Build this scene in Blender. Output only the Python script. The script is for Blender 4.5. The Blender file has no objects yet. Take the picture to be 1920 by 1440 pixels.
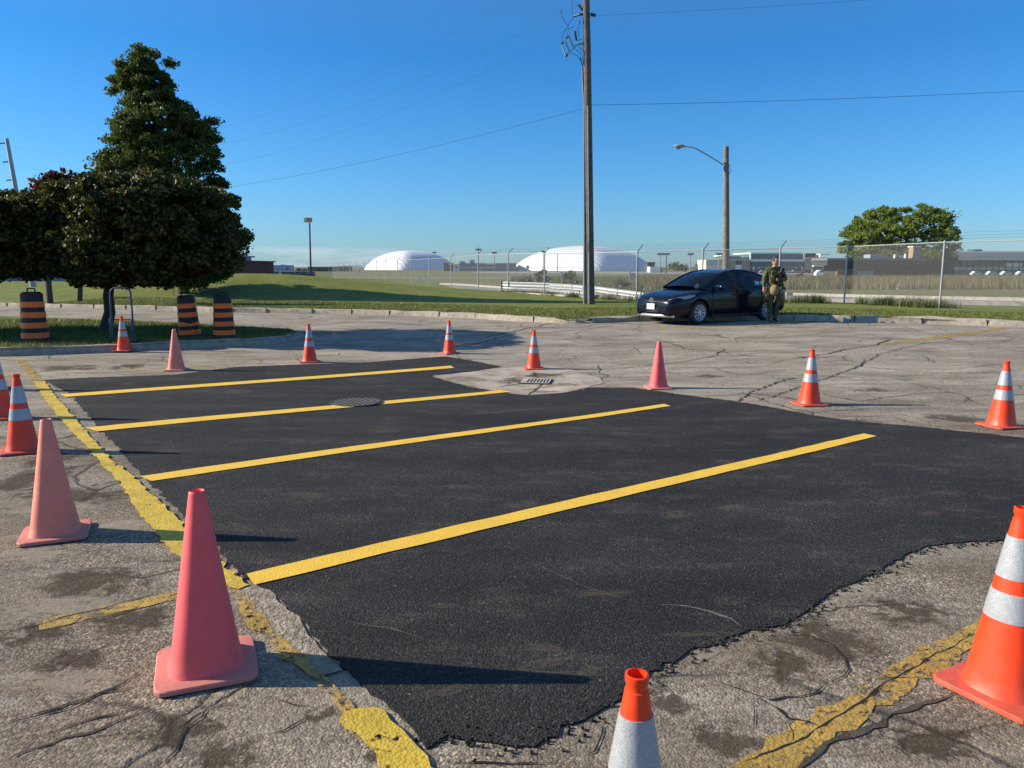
import bpy, bmesh, math, random
import numpy as np
from mathutils import Vector, Matrix, Euler
R = math.radians
sc = bpy.context.scene
# ---------------------------------------------------------------- camera, sky, sun, exposure
FPX, VH, HC = 1450.0, 500.0, 1.6
TH = math.atan((720 - VH) / FPX)
cam = bpy.data.objects.new('camera', bpy.data.cameras.new('camera'))
sc.collection.objects.link(cam); sc.camera = cam
cam.location = (0, 0, HC); cam.rotation_euler = (R(90) - TH, 0, 0)
cam.data.sensor_width = 36; cam.data.lens = FPX / 1920 * 36
cam.data.clip_start = 0.05; cam.data.clip_end = 9000
SUN_EL, SUN_AZ = R(25.8), R(176)          # azimuth measured from +X
w = bpy.data.worlds.new('World'); sc.world = w; w.use_nodes = True
wn, wl = w.node_tree.nodes, w.node_tree.links
wn.clear()
wo = wn.new('ShaderNodeOutputWorld'); bg = wn.new('ShaderNodeBackground'); sky = wn.new('ShaderNodeTexSky')
sky.sky_type = 'NISHITA'; sky.sun_disc = False; sky.sun_elevation = SUN_EL
sky.sun_rotation = R(90) - SUN_AZ
sky.air_density = 1.0; sky.dust_density = 0.35; sky.ozone_density = 3.0; sky.altitude = 100
bg.inputs[1].default_value = 0.07
# low bank of distant cloud on the horizon, placed by direction in the sky
tc = wn.new('ShaderNodeTexCoord'); sep = wn.new('ShaderNodeSeparateXYZ'); wl.new(tc.outputs['Generated'], sep.inputs[0])
mp = wn.new('ShaderNodeMapping'); mp.inputs['Scale'].default_value = (9, 9, 75); wl.new(tc.outputs['Generated'], mp.inputs[0])
cn = wn.new('ShaderNodeTexNoise'); cn.inputs['Scale'].default_value = 1.6; cn.inputs['Detail'].default_value = 7; wl.new(mp.outputs[0], cn.inputs[0])
cr = wn.new('ShaderNodeValToRGB'); cr.color_ramp.elements[0].position = .36; cr.color_ramp.elements[1].position = .62; wl.new(cn.outputs[0], cr.inputs[0])
bz = wn.new('ShaderNodeMapRange'); bz.inputs[1].default_value = .026; bz.inputs[2].default_value = .019; bz.interpolation_type = 'SMOOTHSTEP'; wl.new(sep.outputs[2], bz.inputs[0])
bx_ = wn.new('ShaderNodeMapRange'); bx_.inputs[1].default_value = -.02; bx_.inputs[2].default_value = -.16; bx_.interpolation_type = 'SMOOTHSTEP'; wl.new(sep.outputs[0], bx_.inputs[0])
m1 = wn.new('ShaderNodeMath'); m1.operation = 'MULTIPLY'; wl.new(bz.outputs[0], m1.inputs[0]); wl.new(bx_.outputs[0], m1.inputs[1])
m2 = wn.new('ShaderNodeMath'); m2.operation = 'MULTIPLY'; wl.new(m1.outputs[0], m2.inputs[0]); wl.new(cr.outputs[0], m2.inputs[1])
m3 = wn.new('ShaderNodeMath'); m3.operation = 'MULTIPLY'; m3.inputs[1].default_value = .5; wl.new(m2.outputs[0], m3.inputs[0])
tr0 = wn.new('ShaderNodeValToRGB'); wl.new(sep.outputs[2], tr0.inputs[0])
for e_, (p_, c_) in zip([tr0.color_ramp.elements[0], tr0.color_ramp.elements[1], tr0.color_ramp.elements.new(.10), tr0.color_ramp.elements.new(.25)], [(0, (.62, .96, 1.45)), (.6, (.20, .92, 1.50)), (.10, (.46, .98, 1.50)), (.25, (.28, .93, 1.50))]):
    e_.color = (*[q / 2 for q in c_], 1); e_.position = p_
hs = wn.new('ShaderNodeMix'); hs.data_type = 'RGBA'; hs.blend_type = 'MULTIPLY'; hs.inputs[0].default_value = 1; wl.new(sky.outputs[0], hs.inputs[6]); wl.new(tr0.outputs[0], hs.inputs[7])
h2 = wn.new('ShaderNodeVectorMath'); h2.operation = 'SCALE'; h2.inputs['Scale'].default_value = 2; wl.new(hs.outputs[2], h2.inputs[0])
mxc = wn.new('ShaderNodeMix'); mxc.data_type = 'RGBA'; mxc.inputs[7].default_value = (6.2, 7.0, 8.0, 1)
wl.new(m3.outputs[0], mxc.inputs[0]); wl.new(h2.outputs[0], mxc.inputs[6]); wl.new(mxc.outputs[2], bg.inputs[0]); wl.new(bg.outputs[0], wo.inputs[0])
sl = bpy.data.lights.new('sun', 'SUN'); sl.energy = 5.0; sl.angle = R(0.5); sl.color = (1, .90, .74)
so = bpy.data.objects.new('sun', sl); sc.collection.objects.link(so)
sd = Vector((math.cos(SUN_EL) * math.cos(SUN_AZ), math.cos(SUN_EL) * math.sin(SUN_AZ), math.sin(SUN_EL)))
so.rotation_euler = sd.to_track_quat('Z', 'Y').to_euler(); so.location = (-20, 5, 20)
sc.view_settings.view_transform = 'Standard'; sc.view_settings.look = 'None'; sc.view_settings.exposure = 0.6
sc.view_settings.gamma = 1
rng = np.random.default_rng(7); random.seed(7)
COL = sc.collection

# ---------------------------------------------------------------- ground height and picture geometry
_c = [(-3, 3, 0), (0, 1, 0), (3, 3, 0), (-6, 5, .0), (6, 4, .0), (0, 6, -.03), (-2.9, 4.7, 0), (.4, 13.5, -.21), (-1.3, 15.9, -.19), (-3.6, 13.7, -.10), (-5.2, 12.6, -.08),
      (-7.5, 14.7, -.03), (2, 11.2, -.15), (3.7, 9.6, -.09), (5, 7.7, -.02), (-4.4, 6.8, 0), (5, 21, .08), (7.3, 22.6, .09), (3, 20, .03), (0, 22, -.02), (10, 24, .08), (14, 21, .08), (8, 16, -.0), (12, 14, .02),
      (-11, 17, -.05), (-7.6, 19, -.12), (-15, 18, 0), (-20, 30, 0), (-10, 28, 0), (0, 27, 0), (15.4, 28, .02), (13.8, 32.4, -.06), (6, 37.5, -.16), (1.8, 44.5, -.22), (-2.2, 52, -.2), (-4.7, 60, -.2), (-9, 73, -.2)]
CP = np.array(_c, float)
def gz(x, y):
    x = np.asarray(x, float); y = np.asarray(y, float)
    d2 = (x[..., None] - CP[:, 0])**2 + (y[..., None] - CP[:, 1])**2
    sg = 2.2 + .07 * np.clip(CP[:, 1], 0, 90)
    W = np.exp(-d2 / (2 * sg**2))
    z = (W * CP[:, 2]).sum(-1) / (W.sum(-1) + .08)
    t = np.clip((y - 70) / 170, 0, 1); z = z - 1.6 * t * t * (3 - 2 * t)
    return z
def mound(x, y):
    x = np.asarray(x, float); y = np.asarray(y, float)
    return 1.2 * np.exp(-(((x + 14) / 9.8)**2) - (np.where(y < 43.5, (y - 43.5) / 4.6, (y - 43.5) / 9.0))**2)
KERB = None
def ray(u, v):
    x = (u - 960) / FPX; y = -(v - 720) / FPX; c, s = math.cos(TH), math.sin(TH)
    return np.array([x, c + y * s, -s + y * c])
def at(u, v, Y):
    d = ray(u, v); return Vector(d * (Y / d[1]) + np.array([0, 0, HC]))
def gp(u, v, off=0.0):
    d = ray(u, v); z = 0.0
    for _ in range(25):
        t = (z + off - HC) / d[2]; p = d * t; z = float(gz(p[0], p[1]))
    return Vector((p[0], p[1], z + off))
def zg(x, y): return float(gz(x, y))
def zt(x, y): return float(gz(x, y) + .12 + mound(x, y))   # top of the grass verge

# ---------------------------------------------------------------- mesh helpers
def add(o, parent=None):
    COL.objects.link(o)
    if parent: o.parent = parent
    return o
def tag(o, label=None, cat=None, group=None, kind=None):
    if label: o['label'] = label
    if cat: o['category'] = cat
    if group: o['group'] = group
    if kind: o['kind'] = kind
    return o
def empty(name, loc, rz=0, label=None, cat=None, group=None, sc_=1.0):
    o = bpy.data.objects.new(name, None); COL.objects.link(o); o.location = loc; o.rotation_euler = (0, 0, rz); o.scale = (sc_,) * 3
    o.empty_display_size = .1
    return tag(o, label, cat, group)
def copy_tree(o, parent=None):
    c = o.copy(); COL.objects.link(c); c.parent = parent
    for ch in list(o.children): copy_tree(ch, c)
    return c
def frame(d):
    d = Vector(d).normalized(); a = Vector((0, 0, 1)) if abs(d.z) < .95 else Vector((1, 0, 0))
    x = d.cross(a).normalized(); return x, d.cross(x).normalized()
class MB:
    def __init__(s): s.v = []; s.f = []; s.mi = []
    def box(s, c, sz, rz=0, rot=None):
        M = rot if rot is not None else Matrix.Rotation(rz, 3, 'Z'); b = len(s.v); c = Vector(c)
        for i in (-1, 1):
            for j in (-1, 1):
                for k in (-1, 1): s.v.append(c + M @ Vector((i * sz[0] / 2, j * sz[1] / 2, k * sz[2] / 2)))
        s.f += [tuple(b + q for q in f) for f in ((0, 1, 3, 2), (4, 6, 7, 5), (0, 4, 5, 1), (2, 3, 7, 6), (0, 2, 6, 4), (1, 5, 7, 3))]
        return s
    def bar(s, a, b, wdt, h):
        a = Vector(a); b = Vector(b); d = (b - a); x = d.normalized(); up = Vector((0, 0, 1)) if abs(x.z) < .95 else Vector((0, 1, 0))
        y = up.cross(x).normalized(); z = x.cross(y)
        return s.box((a + b) / 2, (d.length, wdt, h), rot=Matrix((x, y, z)).transposed())
    def tube(s, pts, r, n=8, cap=True):
        pts = [Vector(p) for p in pts]; N = len(pts); rr = r if hasattr(r, '__len__') else [r] * N; b = len(s.v)
        fx = None
        for i, p in enumerate(pts):
            d = (pts[min(i + 1, N - 1)] - pts[max(i - 1, 0)]).normalized()
            if fx is None: fx, _ = frame(d)
            fx = (fx - d * fx.dot(d)).normalized(); fy = d.cross(fx)
            for k in range(n):
                a = 2 * math.pi * k / n; s.v.append(p + (fx * math.cos(a) + fy * math.sin(a)) * rr[i])
        for i in range(N - 1):
            for k in range(n):
                k2 = (k + 1) % n; s.f.append((b + i * n + k, b + i * n + k2, b + (i + 1) * n + k2, b + (i + 1) * n + k))
        if cap: s.f.append(tuple(b + k for k in range(n))[::-1]); s.f.append(tuple(b + (N - 1) * n + k for k in range(n)))
        return s
    def lathe(s, prof, n=32, c=(0, 0, 0), sq=None, closed=False):
        # prof: (r, z) list; sq(r_index) gives superellipse exponent
        b = len(s.v); c = Vector(c)
        for i, (r, z) in enumerate(prof):
            e = sq(i) if sq else 2
            for k in range(n):
                a = 2 * math.pi * k / n; ca, sa = math.cos(a), math.sin(a)
                q = (abs(ca)**e + abs(sa)**e)**(-1 / e); s.v.append(c + Vector((r * q * ca, r * q * sa, z)))
        for i in range(len(prof) - 1):
            for k in range(n):
                k2 = (k + 1) % n; s.f.append((b + i * n + k, b + i * n + k2, b + (i + 1) * n + k2, b + (i + 1) * n + k))
        return s
    def quad(s, *p):
        b = len(s.v); s.v += [Vector(q) for q in p]; s.f.append(tuple(range(b, b + len(p)))); return s
    def grid(s, rows):
        b = len(s.v); m = len(rows[0])
        for r in rows: s.v += [Vector(p) for p in r]
        for i in range(len(rows) - 1):
            for j in range(m - 1): s.f.append((b + i * m + j, b + i * m + j + 1, b + (i + 1) * m + j + 1, b + (i + 1) * m + j))
        return s
    def sphere(s, c, r, n=12, m=8, sx=1, sy=1, sz=1):
        b = len(s.v); c = Vector(c)
        for i in range(m + 1):
            t = math.pi * i / m
            for k in range(n):
                a = 2 * math.pi * k / n; s.v.append(c + Vector((r * sx * math.sin(t) * math.cos(a), r * sy * math.sin(t) * math.sin(a), r * sz * math.cos(t))))
        for i in range(m):
            for k in range(n):
                k2 = (k + 1) % n; s.f.append((b + i * n + k, b + (i + 1) * n + k, b + (i + 1) * n + k2, b + i * n + k2))
        return s
    def mesh(s, name, mat, smooth=None, bevel=0):
        me = bpy.data.meshes.new(name); me.from_pydata([tuple(v) for v in s.v], [], s.f)
        bm = bmesh.new(); bm.from_mesh(me); bmesh.ops.recalc_face_normals(bm, faces=bm.faces)
        if bevel: bmesh.ops.bevel(bm, geom=[e for e in bm.edges if e.is_manifold and e.calc_face_angle(0) > .5], offset=bevel, segments=2, affect='EDGES', profile=.5)
        if smooth is not None:
            for f in bm.faces: f.smooth = True
            for e in bm.edges:
                if e.is_manifold and e.calc_face_angle(0) > smooth: e.smooth = False
        bm.to_mesh(me); bm.free()
        if mat: me.materials.append(mat)
        return me
    def build(s, name, mat, parent=None, smooth=None, bevel=0):
        return add(bpy.data.objects.new(name, s.mesh(name, mat, smooth, bevel)), parent)

# ---------------------------------------------------------------- materials
def nm(name):
    m = bpy.data.materials.new(name); m.use_nodes = True; nt = m.node_tree; b = nt.nodes['Principled BSDF']; return m, nt.nodes, nt.links, b
def noise(N, L, sc_, det=4, vec=None, rough=.6, stretch=None):
    n = N.new('ShaderNodeTexNoise'); n.inputs['Scale'].default_value = sc_; n.inputs['Detail'].default_value = det; n.inputs['Roughness'].default_value = rough
    if vec is None:
        t = N.new('ShaderNodeTexCoord'); vec = t.outputs['Object']
    if stretch:
        mpp = N.new('ShaderNodeMapping'); mpp.inputs['Scale'].default_value = stretch[:3]
        if len(stretch) > 3: mpp.inputs['Rotation'].default_value = (0, 0, stretch[3])
        L.new(vec, mpp.inputs[0]); vec = mpp.outputs[0]
    L.new(vec, n.inputs['Vector']); return n.outputs[0]
def ramp(N, L, src, stops):
    r = N.new('ShaderNodeValToRGB'); e = r.color_ramp.elements
    while len(e) < len(stops): e.new(.5)
    for el, (p, c) in zip(e, stops):
        el.position = p; el.color = (c, c, c, 1) if not hasattr(c, '__len__') else (*c, 1)
    L.new(src, r.inputs[0]); return r.outputs[0]
def mix(N, L, fac, a, b, mode='MIX'):
    m = N.new('ShaderNodeMix'); m.data_type = 'RGBA'; m.blend_type = mode
    for q_, inp, val in ((0, m.inputs[0], fac), (6, m.inputs[6], a), (7, m.inputs[7], b)):
        if hasattr(val, 'is_linked'): L.new(val, inp)
        elif q_ == 0: inp.default_value = val
        else: inp.default_value = (*val, 1) if hasattr(val, '__len__') else (val, val, val, 1)
    return m.outputs[2]
def bump(N, L, b, h, dist, strength=1.0, prev=None):
    n = N.new('ShaderNodeBump'); n.inputs['Distance'].default_value = dist; n.inputs['Strength'].default_value = strength; L.new(h, n.inputs['Height'])
    if prev is not None: L.new(prev, n.inputs['Normal'])
    L.new(n.outputs[0], b.inputs['Normal']); return n.outputs[0]
def simple(name, col, rough=.6, metal=0, var=.15, vs=6, coat=0, bmp=0, bs=60, spec=None):
    m, N, L, b = nm(name); b.inputs['Roughness'].default_value = rough; b.inputs['Metallic'].default_value = metal
    if coat: b.inputs['Coat Weight'].default_value = coat; b.inputs['Coat Roughness'].default_value = .04
    if spec is not None: b.inputs['Specular IOR Level'].default_value = spec
    n = noise(N, L, vs, 6)
    lo = tuple(c * (1 - var) for c in col); hi = tuple(min(1, c * (1 + var)) for c in col)
    L.new(ramp(N, L, n, [(.3, lo), (.7, hi)]), b.inputs['Base Color'])
    if bmp: bump(N, L, b, noise(N, L, bs, 4), bmp)
    return m
def aggregate(N, L, vec, scale):
    v = N.new('ShaderNodeTexVoronoi'); v.inputs['Scale'].default_value = scale; L.new(vec, v.inputs['Vector']); return v
def proud(N, L, v):
    q = N.new('ShaderNodeMath'); q.operation = 'SUBTRACT'; q.inputs[0].default_value = 1; L.new(v.outputs['Distance'], q.inputs[1]); return q.outputs[0]

def asphalt_old():
    m, N, L, b = nm('old_asphalt'); t = N.new('ShaderNodeTexCoord'); V = t.outputs['Object']
    big = noise(N, L, .55, 6, V, .62, (1, 1.9, 1, R(20)))
    c = ramp(N, L, big, [(.28, (.135, .104, .070)), (.5, (.225, .184, .132)), (.72, (.35, .298, .225))])
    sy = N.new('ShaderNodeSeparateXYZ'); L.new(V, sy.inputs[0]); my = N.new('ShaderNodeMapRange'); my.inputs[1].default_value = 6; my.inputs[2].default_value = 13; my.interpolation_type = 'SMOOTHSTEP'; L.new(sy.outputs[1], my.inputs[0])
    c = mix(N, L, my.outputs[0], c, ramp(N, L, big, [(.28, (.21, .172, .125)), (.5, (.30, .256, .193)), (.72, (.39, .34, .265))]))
    st = noise(N, L, 2.6, 8, V, .7, (.45, 1.9, 1, R(-22)))
    c = mix(N, L, .75, c, ramp(N, L, st, [(.3, .55), (.5, 1.0), (.7, 1.35)]), 'MULTIPLY')
    stain = noise(N, L, .33, 3, V, .5)
    c = mix(N, L, ramp(N, L, stain, [(.58, 0), (.68, .45)]), c, (.09, .078, .06))
    v = aggregate(N, L, V, 105)
    vs = N.new('ShaderNodeSeparateColor'); L.new(v.outputs['Color'], vs.inputs[0])
    expo = ramp(N, L, noise(N, L, .8, 4, V, .6), [(.38, .25), (.62, .9)])
    c = mix(N, L, expo, c, ramp(N, L, vs.outputs[0], [(0, .30), (.4, .8), (.8, 1.35), (1, 2.3)]), 'MULTIPLY')
    brown = noise(N, L, 1.1, 6, V, .68, (.7, 1.5, 1, R(-20)))
    c = mix(N, L, ramp(N, L, brown, [(.50, 0), (.66, .55)]), c, (.15, .115, .075))
    c = mix(N, L, ramp(N, L, noise(N, L, 1.7, 7, V, .7, (.5, 1.7, 1, R(-15))), [(.56, 0), (.70, .5)]), c, (.46, .41, .33))
    fine = noise(N, L, 28, 5, V, .7)
    c = mix(N, L, .5, c, ramp(N, L, fine, [(.35, .6), (.65, 1.35)]), 'MULTIPLY')
    # crack network (alligator cracking), present in patches
    dn = N.new('ShaderNodeTexNoise'); dn.inputs['Scale'].default_value = 2.2; dn.inputs['Detail'].default_value = 5; L.new(V, dn.inputs['Vector'])
    mxv = N.new('ShaderNodeMix'); mxv.data_type = 'VECTOR'; mxv.inputs[0].default_value = .22; L.new(V, mxv.inputs[4]); L.new(dn.outputs['Color'], mxv.inputs[5])
    cracks = None
    for s_, th, pm, lo in ((.75, .014, .45, .45), (1.9, .02, .9, .52)):
        vv = N.new('ShaderNodeTexVoronoi'); vv.feature = 'DISTANCE_TO_EDGE'; vv.inputs['Scale'].default_value = s_; L.new(mxv.outputs[1], vv.inputs['Vector'])
        k = ramp(N, L, vv.outputs['Distance'], [(0, 1), (th, 0)])
        msk = ramp(N, L, noise(N, L, pm, 3, V), [(lo, 0), (lo + .1, 1)])
        k = mix(N, L, 1.0, k, msk, 'MULTIPLY')
        cracks = k if cracks is None else mix(N, L, 1.0, cracks, k, 'LIGHTEN')
    c = mix(N, L, mix(N, L, 1., cracks, .8, 'MULTIPLY'), c, (.035, .03, .025))
    L.new(c, b.inputs['Base Color']); b.inputs['Roughness'].default_value = .92; b.inputs['Specular IOR Level'].default_value = .25
    n1 = bump(N, L, b, proud(N, L, v), .0030, .9)
    n2 = bump(N, L, b, fine, .010, .9, n1)
    inv = N.new('ShaderNodeMath'); inv.operation = 'SUBTRACT'; inv.inputs[0].default_value = 1; L.new(cracks, inv.inputs[1])
    bump(N, L, b, inv.outputs[0], .012, .7, n2)
    return m
def asphalt_new():
    m, N, L, b = nm('new_asphalt'); t = N.new('ShaderNodeTexCoord'); V = t.outputs['Object']
    big = noise(N, L, .7, 6, V, .6)
    c = ramp(N, L, big, [(.3, (.0205, .0195, .0185)), (.7, (.036, .034, .0315))])
    dust = noise(N, L, 2.4, 7, V, .7, (.8, 1.6, 1, R(15)))
    c = mix(N, L, ramp(N, L, dust, [(.52, 0), (.74, .5)]), c, (.105, .09, .07))
    c = mix(N, L, .8, c, ramp(N, L, noise(N, L, .9, 3, V, .5, (.35, 2.2, 1, R(13))), [(.35, .75), (.65, 1.25)]), 'MULTIPLY')
    v = aggregate(N, L, V, 120); vs = N.new('ShaderNodeSeparateColor'); L.new(v.outputs['Color'], vs.inputs[0])
    c = mix(N, L, .9, c, ramp(N, L, vs.outputs[0], [(0, .5), (.6, .95), (.9, 1.5), (1, 2.3)]), 'MULTIPLY')
    c = mix(N, L, ramp(N, L, vs.outputs[1], [(.996, 0), (.998, .5)]), c, (.3, .28, .25))
    L.new(c, b.inputs['Base Color']); b.inputs['Roughness'].default_value = .88; b.inputs['Specular IOR Level'].default_value = .18
    n1 = bump(N, L, b, proud(N, L, v), .004, .9); bump(N, L, b, noise(N, L, 45, 4, V), .006, .8, n1)
    return m
def paint(name, col, wear, rough_scale=22, dirt=.3, bumpd=.004):
    m, N, L, b = nm(name); t = N.new('ShaderNodeTexCoord'); V = t.outputs['Object']
    n = noise(N, L, 5, 8, V, .7)
    c = ramp(N, L, n, [(.3, tuple(x * (1 - dirt) for x in col)), (.65, col)])
    L.new(c, b.inputs['Base Color']); b.inputs['Roughness'].default_value = .75
    if wear > 0:
        a = noise(N, L, rough_scale, 6, V, .72); a2 = noise(N, L, 3.0, 4, V, .6)
        k = mix(N, L, .4, a, a2)
        L.new(ramp(N, L, k, [(wear - .03, 0), (wear + .03, 1)]), b.inputs['Alpha'])
    v = aggregate(N, L, V, 80); n1 = bump(N, L, b, proud(N, L, v), bumpd, .8); bump(N, L, b, noise(N, L, 30, 5, V), bumpd * 2, .8, n1)
    return m
def grassmat(name, c1, c2, c3=None, s=1.0):
    m, N, L, b = nm(name); t = N.new('ShaderNodeTexCoord'); V = t.outputs['Object']
    n = noise(N, L, .5 * s, 6, V, .65, (1, 1.5, 1)); f = noise(N, L, 9 * s, 8, V, .8, (1, .55, 1))
    c = ramp(N, L, n, [(.32, c1), (.55, c2), (.75, c3 or c2)])
    c = mix(N, L, .9, c, ramp(N, L, f, [(.3, .45), (.5, .95), (.7, 1.55)]), 'MULTIPLY')
    L.new(c, b.inputs['Base Color']); b.inputs['Roughness'].default_value = .9; b.inputs['Specular IOR Level'].default_value = .15
    bump(N, L, b, f, .06, 1); return m
def leafmat(name, c1, c2, c3, trans=.35):
    m = bpy.data.materials.new(name); m.use_nodes = True; N, L = m.node_tree.nodes, m.node_tree.links; N.clear()
    o = N.new('ShaderNodeOutputMaterial'); g = N.new('ShaderNodeNewGeometry')
    c = ramp(N, L, g.outputs['Random Per Island'], [(0, c1), (.6, c2), (1, c3)])
    n = noise(N, L, .9, 4); c = mix(N, L, .6, c, ramp(N, L, n, [(.3, .6), (.7, 1.5)]), 'MULTIPLY')
    b = N.new('ShaderNodeBsdfPrincipled'); b.inputs['Roughness'].default_value = .55; b.inputs['Specular IOR Level'].default_value = .35; L.new(c, b.inputs['Base Color'])
    tr = N.new('ShaderNodeBsdfTranslucent'); L.new(c, tr.inputs[0]); ms = N.new('ShaderNodeMixShader'); ms.inputs[0].default_value = trans
    L.new(b.outputs[0], ms.inputs[1]); L.new(tr.outputs[0], ms.inputs[2]); L.new(ms.outputs[0], o.inputs[0]); return m
def glassmat(name, tint, gl=.12):
    m = bpy.data.materials.new(name); m.use_nodes = True; N, L = m.node_tree.nodes, m.node_tree.links; N.clear()
    o = N.new('ShaderNodeOutputMaterial'); t = N.new('ShaderNodeBsdfTransparent'); t.inputs[0].default_value = (*tint, 1)
    g = N.new('ShaderNodeBsdfGlossy'); g.inputs['Roughness'].default_value = .02; f = N.new('ShaderNodeFresnel'); f.inputs[0].default_value = 1.5
    a = N.new('ShaderNodeMath'); a.operation = 'ADD'; a.inputs[1].default_value = gl; L.new(f.outputs[0], a.inputs[0])
    ms = N.new('ShaderNodeMixShader'); L.new(a.outputs[0], ms.inputs[0]); L.new(t.outputs[0], ms.inputs[1]); L.new(g.outputs[0], ms.inputs[2]); L.new(ms.outputs[0], o.inputs[0]); return m
def stripes(name, c1, c2, scale, rough=.6, axis='X', thr=.5):
    m, N, L, b = nm(name); t = N.new('ShaderNodeTexCoord'); wv = N.new('ShaderNodeTexWave'); wv.wave_type = 'BANDS'; wv.bands_direction = axis
    wv.inputs['Scale'].default_value = scale; wv.inputs['Distortion'].default_value = 0; L.new(t.outputs['Object'], wv.inputs['Vector'])
    L.new(ramp(N, L, wv.outputs[0], [(thr - .05, c1), (thr + .05, c2)]), b.inputs['Base Color']); b.inputs['Roughness'].default_value = rough; return m
def brickmat(name, c1, c2, mortar, scale=4):
    m, N, L, b = nm(name); t = N.new('ShaderNodeTexCoord'); mpp = N.new('ShaderNodeMapping'); mpp.inputs['Rotation'].default_value = (R(90), 0, 0)
    L.new(t.outputs['Object'], mpp.inputs[0]); br = N.new('ShaderNodeTexBrick'); br.inputs['Scale'].default_value = scale
    br.inputs['Color1'].default_value = (*c1, 1); br.inputs['Color2'].default_value = (*c2, 1); br.inputs['Mortar'].default_value = (*mortar, 1)
    L.new(mpp.outputs[0], br.inputs['Vector']); L.new(br.outputs[0], b.inputs['Base Color']); b.inputs['Roughness'].default_value = .85; return m

M = {}
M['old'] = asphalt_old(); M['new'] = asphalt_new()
M['yellow'] = paint('fresh_yellow_paint', (.82, .50, .045), .335, 48, .14, .0015)
M['thick'] = paint('thick_yellow_paint', (.66, .45, .04), .40, 24, .4, .003)
M['worn'] = paint('worn_yellow_paint', (.50, .31, .06), .48, 26, .5, .003)
M['faint'] = paint('faint_yellow_paint', (.50, .34, .09), .53, 12, .3, .004)
M['grass'] = grassmat('mown_grass', (.135, .16, .030), (.185, .205, .045), (.25, .225, .07))
M['field'] = grassmat('dry_field_grass', (.12, .13, .04), (.18, .165, .07), (.15, .16, .05), .25)
M['kerb'] = simple('kerb_concrete', (.36, .31, .24), .9, var=.3, vs=7, bmp=.02, bs=25)
M['conc'] = simple('concrete', (.42, .37, .30), .9, var=.3, vs=3.5, bmp=.01, bs=50)
M['pad'] = simple('stained_concrete', (.36, .30, .23), .92, var=.42, vs=2.6, bmp=.01, bs=40)
M['rubble'] = simple('broken_patch_edge', (.30, .245, .175), .95, var=.45, vs=14, bmp=.03, bs=40)
M['road'] = simple('service_road_asphalt', (.25, .235, .21), .9, var=.2, vs=1.5)
M['crack'] = simple('crack_depth_shade', (.008, .007, .006), 1, var=.3)  # flat dark tone: the shade inside a gap is put into the colour
M['tar'] = simple('tar_sealant', (.085, .070, .052), 1, var=.35, vs=8, bmp=.006, spec=.05)
M['orange'] = simple('orange_cone_plastic', (.90, .055, .008), .45, var=.12, vs=9, bmp=.001, bs=30)
M['orange_base'] = simple('orange_cone_base', (.62, .085, .04), .6, var=.25, vs=14, bmp=.002, bs=40)
M['pink'] = simple('faded_pink_cone_plastic', (.93, .115, .12), .6, var=.10, vs=8, bmp=.001, bs=30)
M['pink_b'] = simple('dusty_pink_cone_base', (.70, .22, .17), .7, var=.22, vs=16, bmp=.002, bs=40)
M['pale'] = simple('sun_bleached_cone_plastic', (.84, .25, .17), .65, var=.14, vs=7, bmp=.001, bs=30)
def scuff(m, dark=(.10, .05, .04), amt=.55):
    N, L = m.node_tree.nodes, m.node_tree.links; b = N['Principled BSDF']; src = b.inputs['Base Color'].links[0].from_socket
    k = noise(N, L, 7, 8, None, .75, (1.8, 1.8, .7)); k2 = noise(N, L, 2.2, 3)
    f = mix(N, L, 1, ramp(N, L, k, [(.60, 0), (.68, 1)]), ramp(N, L, k2, [(.45, 0), (.6, amt)]), 'MULTIPLY')
    t = N.new('ShaderNodeTexCoord'); sp = N.new('ShaderNodeSeparateXYZ'); L.new(t.outputs['Object'], sp.inputs[0])
    mr = N.new('ShaderNodeMapRange'); mr.inputs[1].default_value = .20; mr.inputs[2].default_value = .0; mr.inputs[3].default_value = 0; mr.inputs[4].default_value = .45; L.new(sp.outputs[2], mr.inputs[0])
    gm = mix(N, L, 1, mr.outputs[0], ramp(N, L, noise(N, L, 16, 6), [(.4, .2), (.65, 1)]), 'MULTIPLY')
    c = mix(N, L, f, src, dark); c = mix(N, L, gm, c, (.22, .13, .09)); L.new(c, b.inputs['Base Color'])
for q in ('orange', 'pink', 'pale', 'orange_base', 'pink_b'): scuff(M[q], amt=.35 if q == 'pink' else .6)
M['galv'] = simple('galvanised_steel', (.36, .37, .38), .5, .35, .18, 12)
M['wire'] = simple('fence_wire', (.30, .30, .29), .5, .3, .1)
M['dark'] = simple('black_rubber', (.018, .018, .02), .7, var=.3)
M['bandb'] = simple('black_drum_plastic', (.008, .008, .009), .6, var=.3, bmp=.002, bs=20)
M['bando'] = simple('orange_reflective_band', (.98, .16, .008), .4, var=.12, vs=10)
M['wood'] = simple('weathered_pole_wood', (.20, .165, .13), .85, var=.35, vs=5, bmp=.01, bs=20)
M['wood_d'] = simple('dark_pole_wood', (.115, .10, .085), .85, var=.35, vs=5, bmp=.01, bs=20)
M['bark'] = simple('tree_bark', (.075, .06, .045), .95, var=.4, vs=12, bmp=.03, bs=18)
M['blue_steel'] = simple('blue_painted_steel', (.03, .055, .13), .4, .2, .2)
M['white'] = simple('white_paint', (.75, .75, .73), .5, var=.06)
M['steel_d'] = simple('dark_cast_iron', (.07, .06, .055), .6, .5, .4, 20)
M['black'] = simple('black', (.004, .004, .004), .9)
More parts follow.
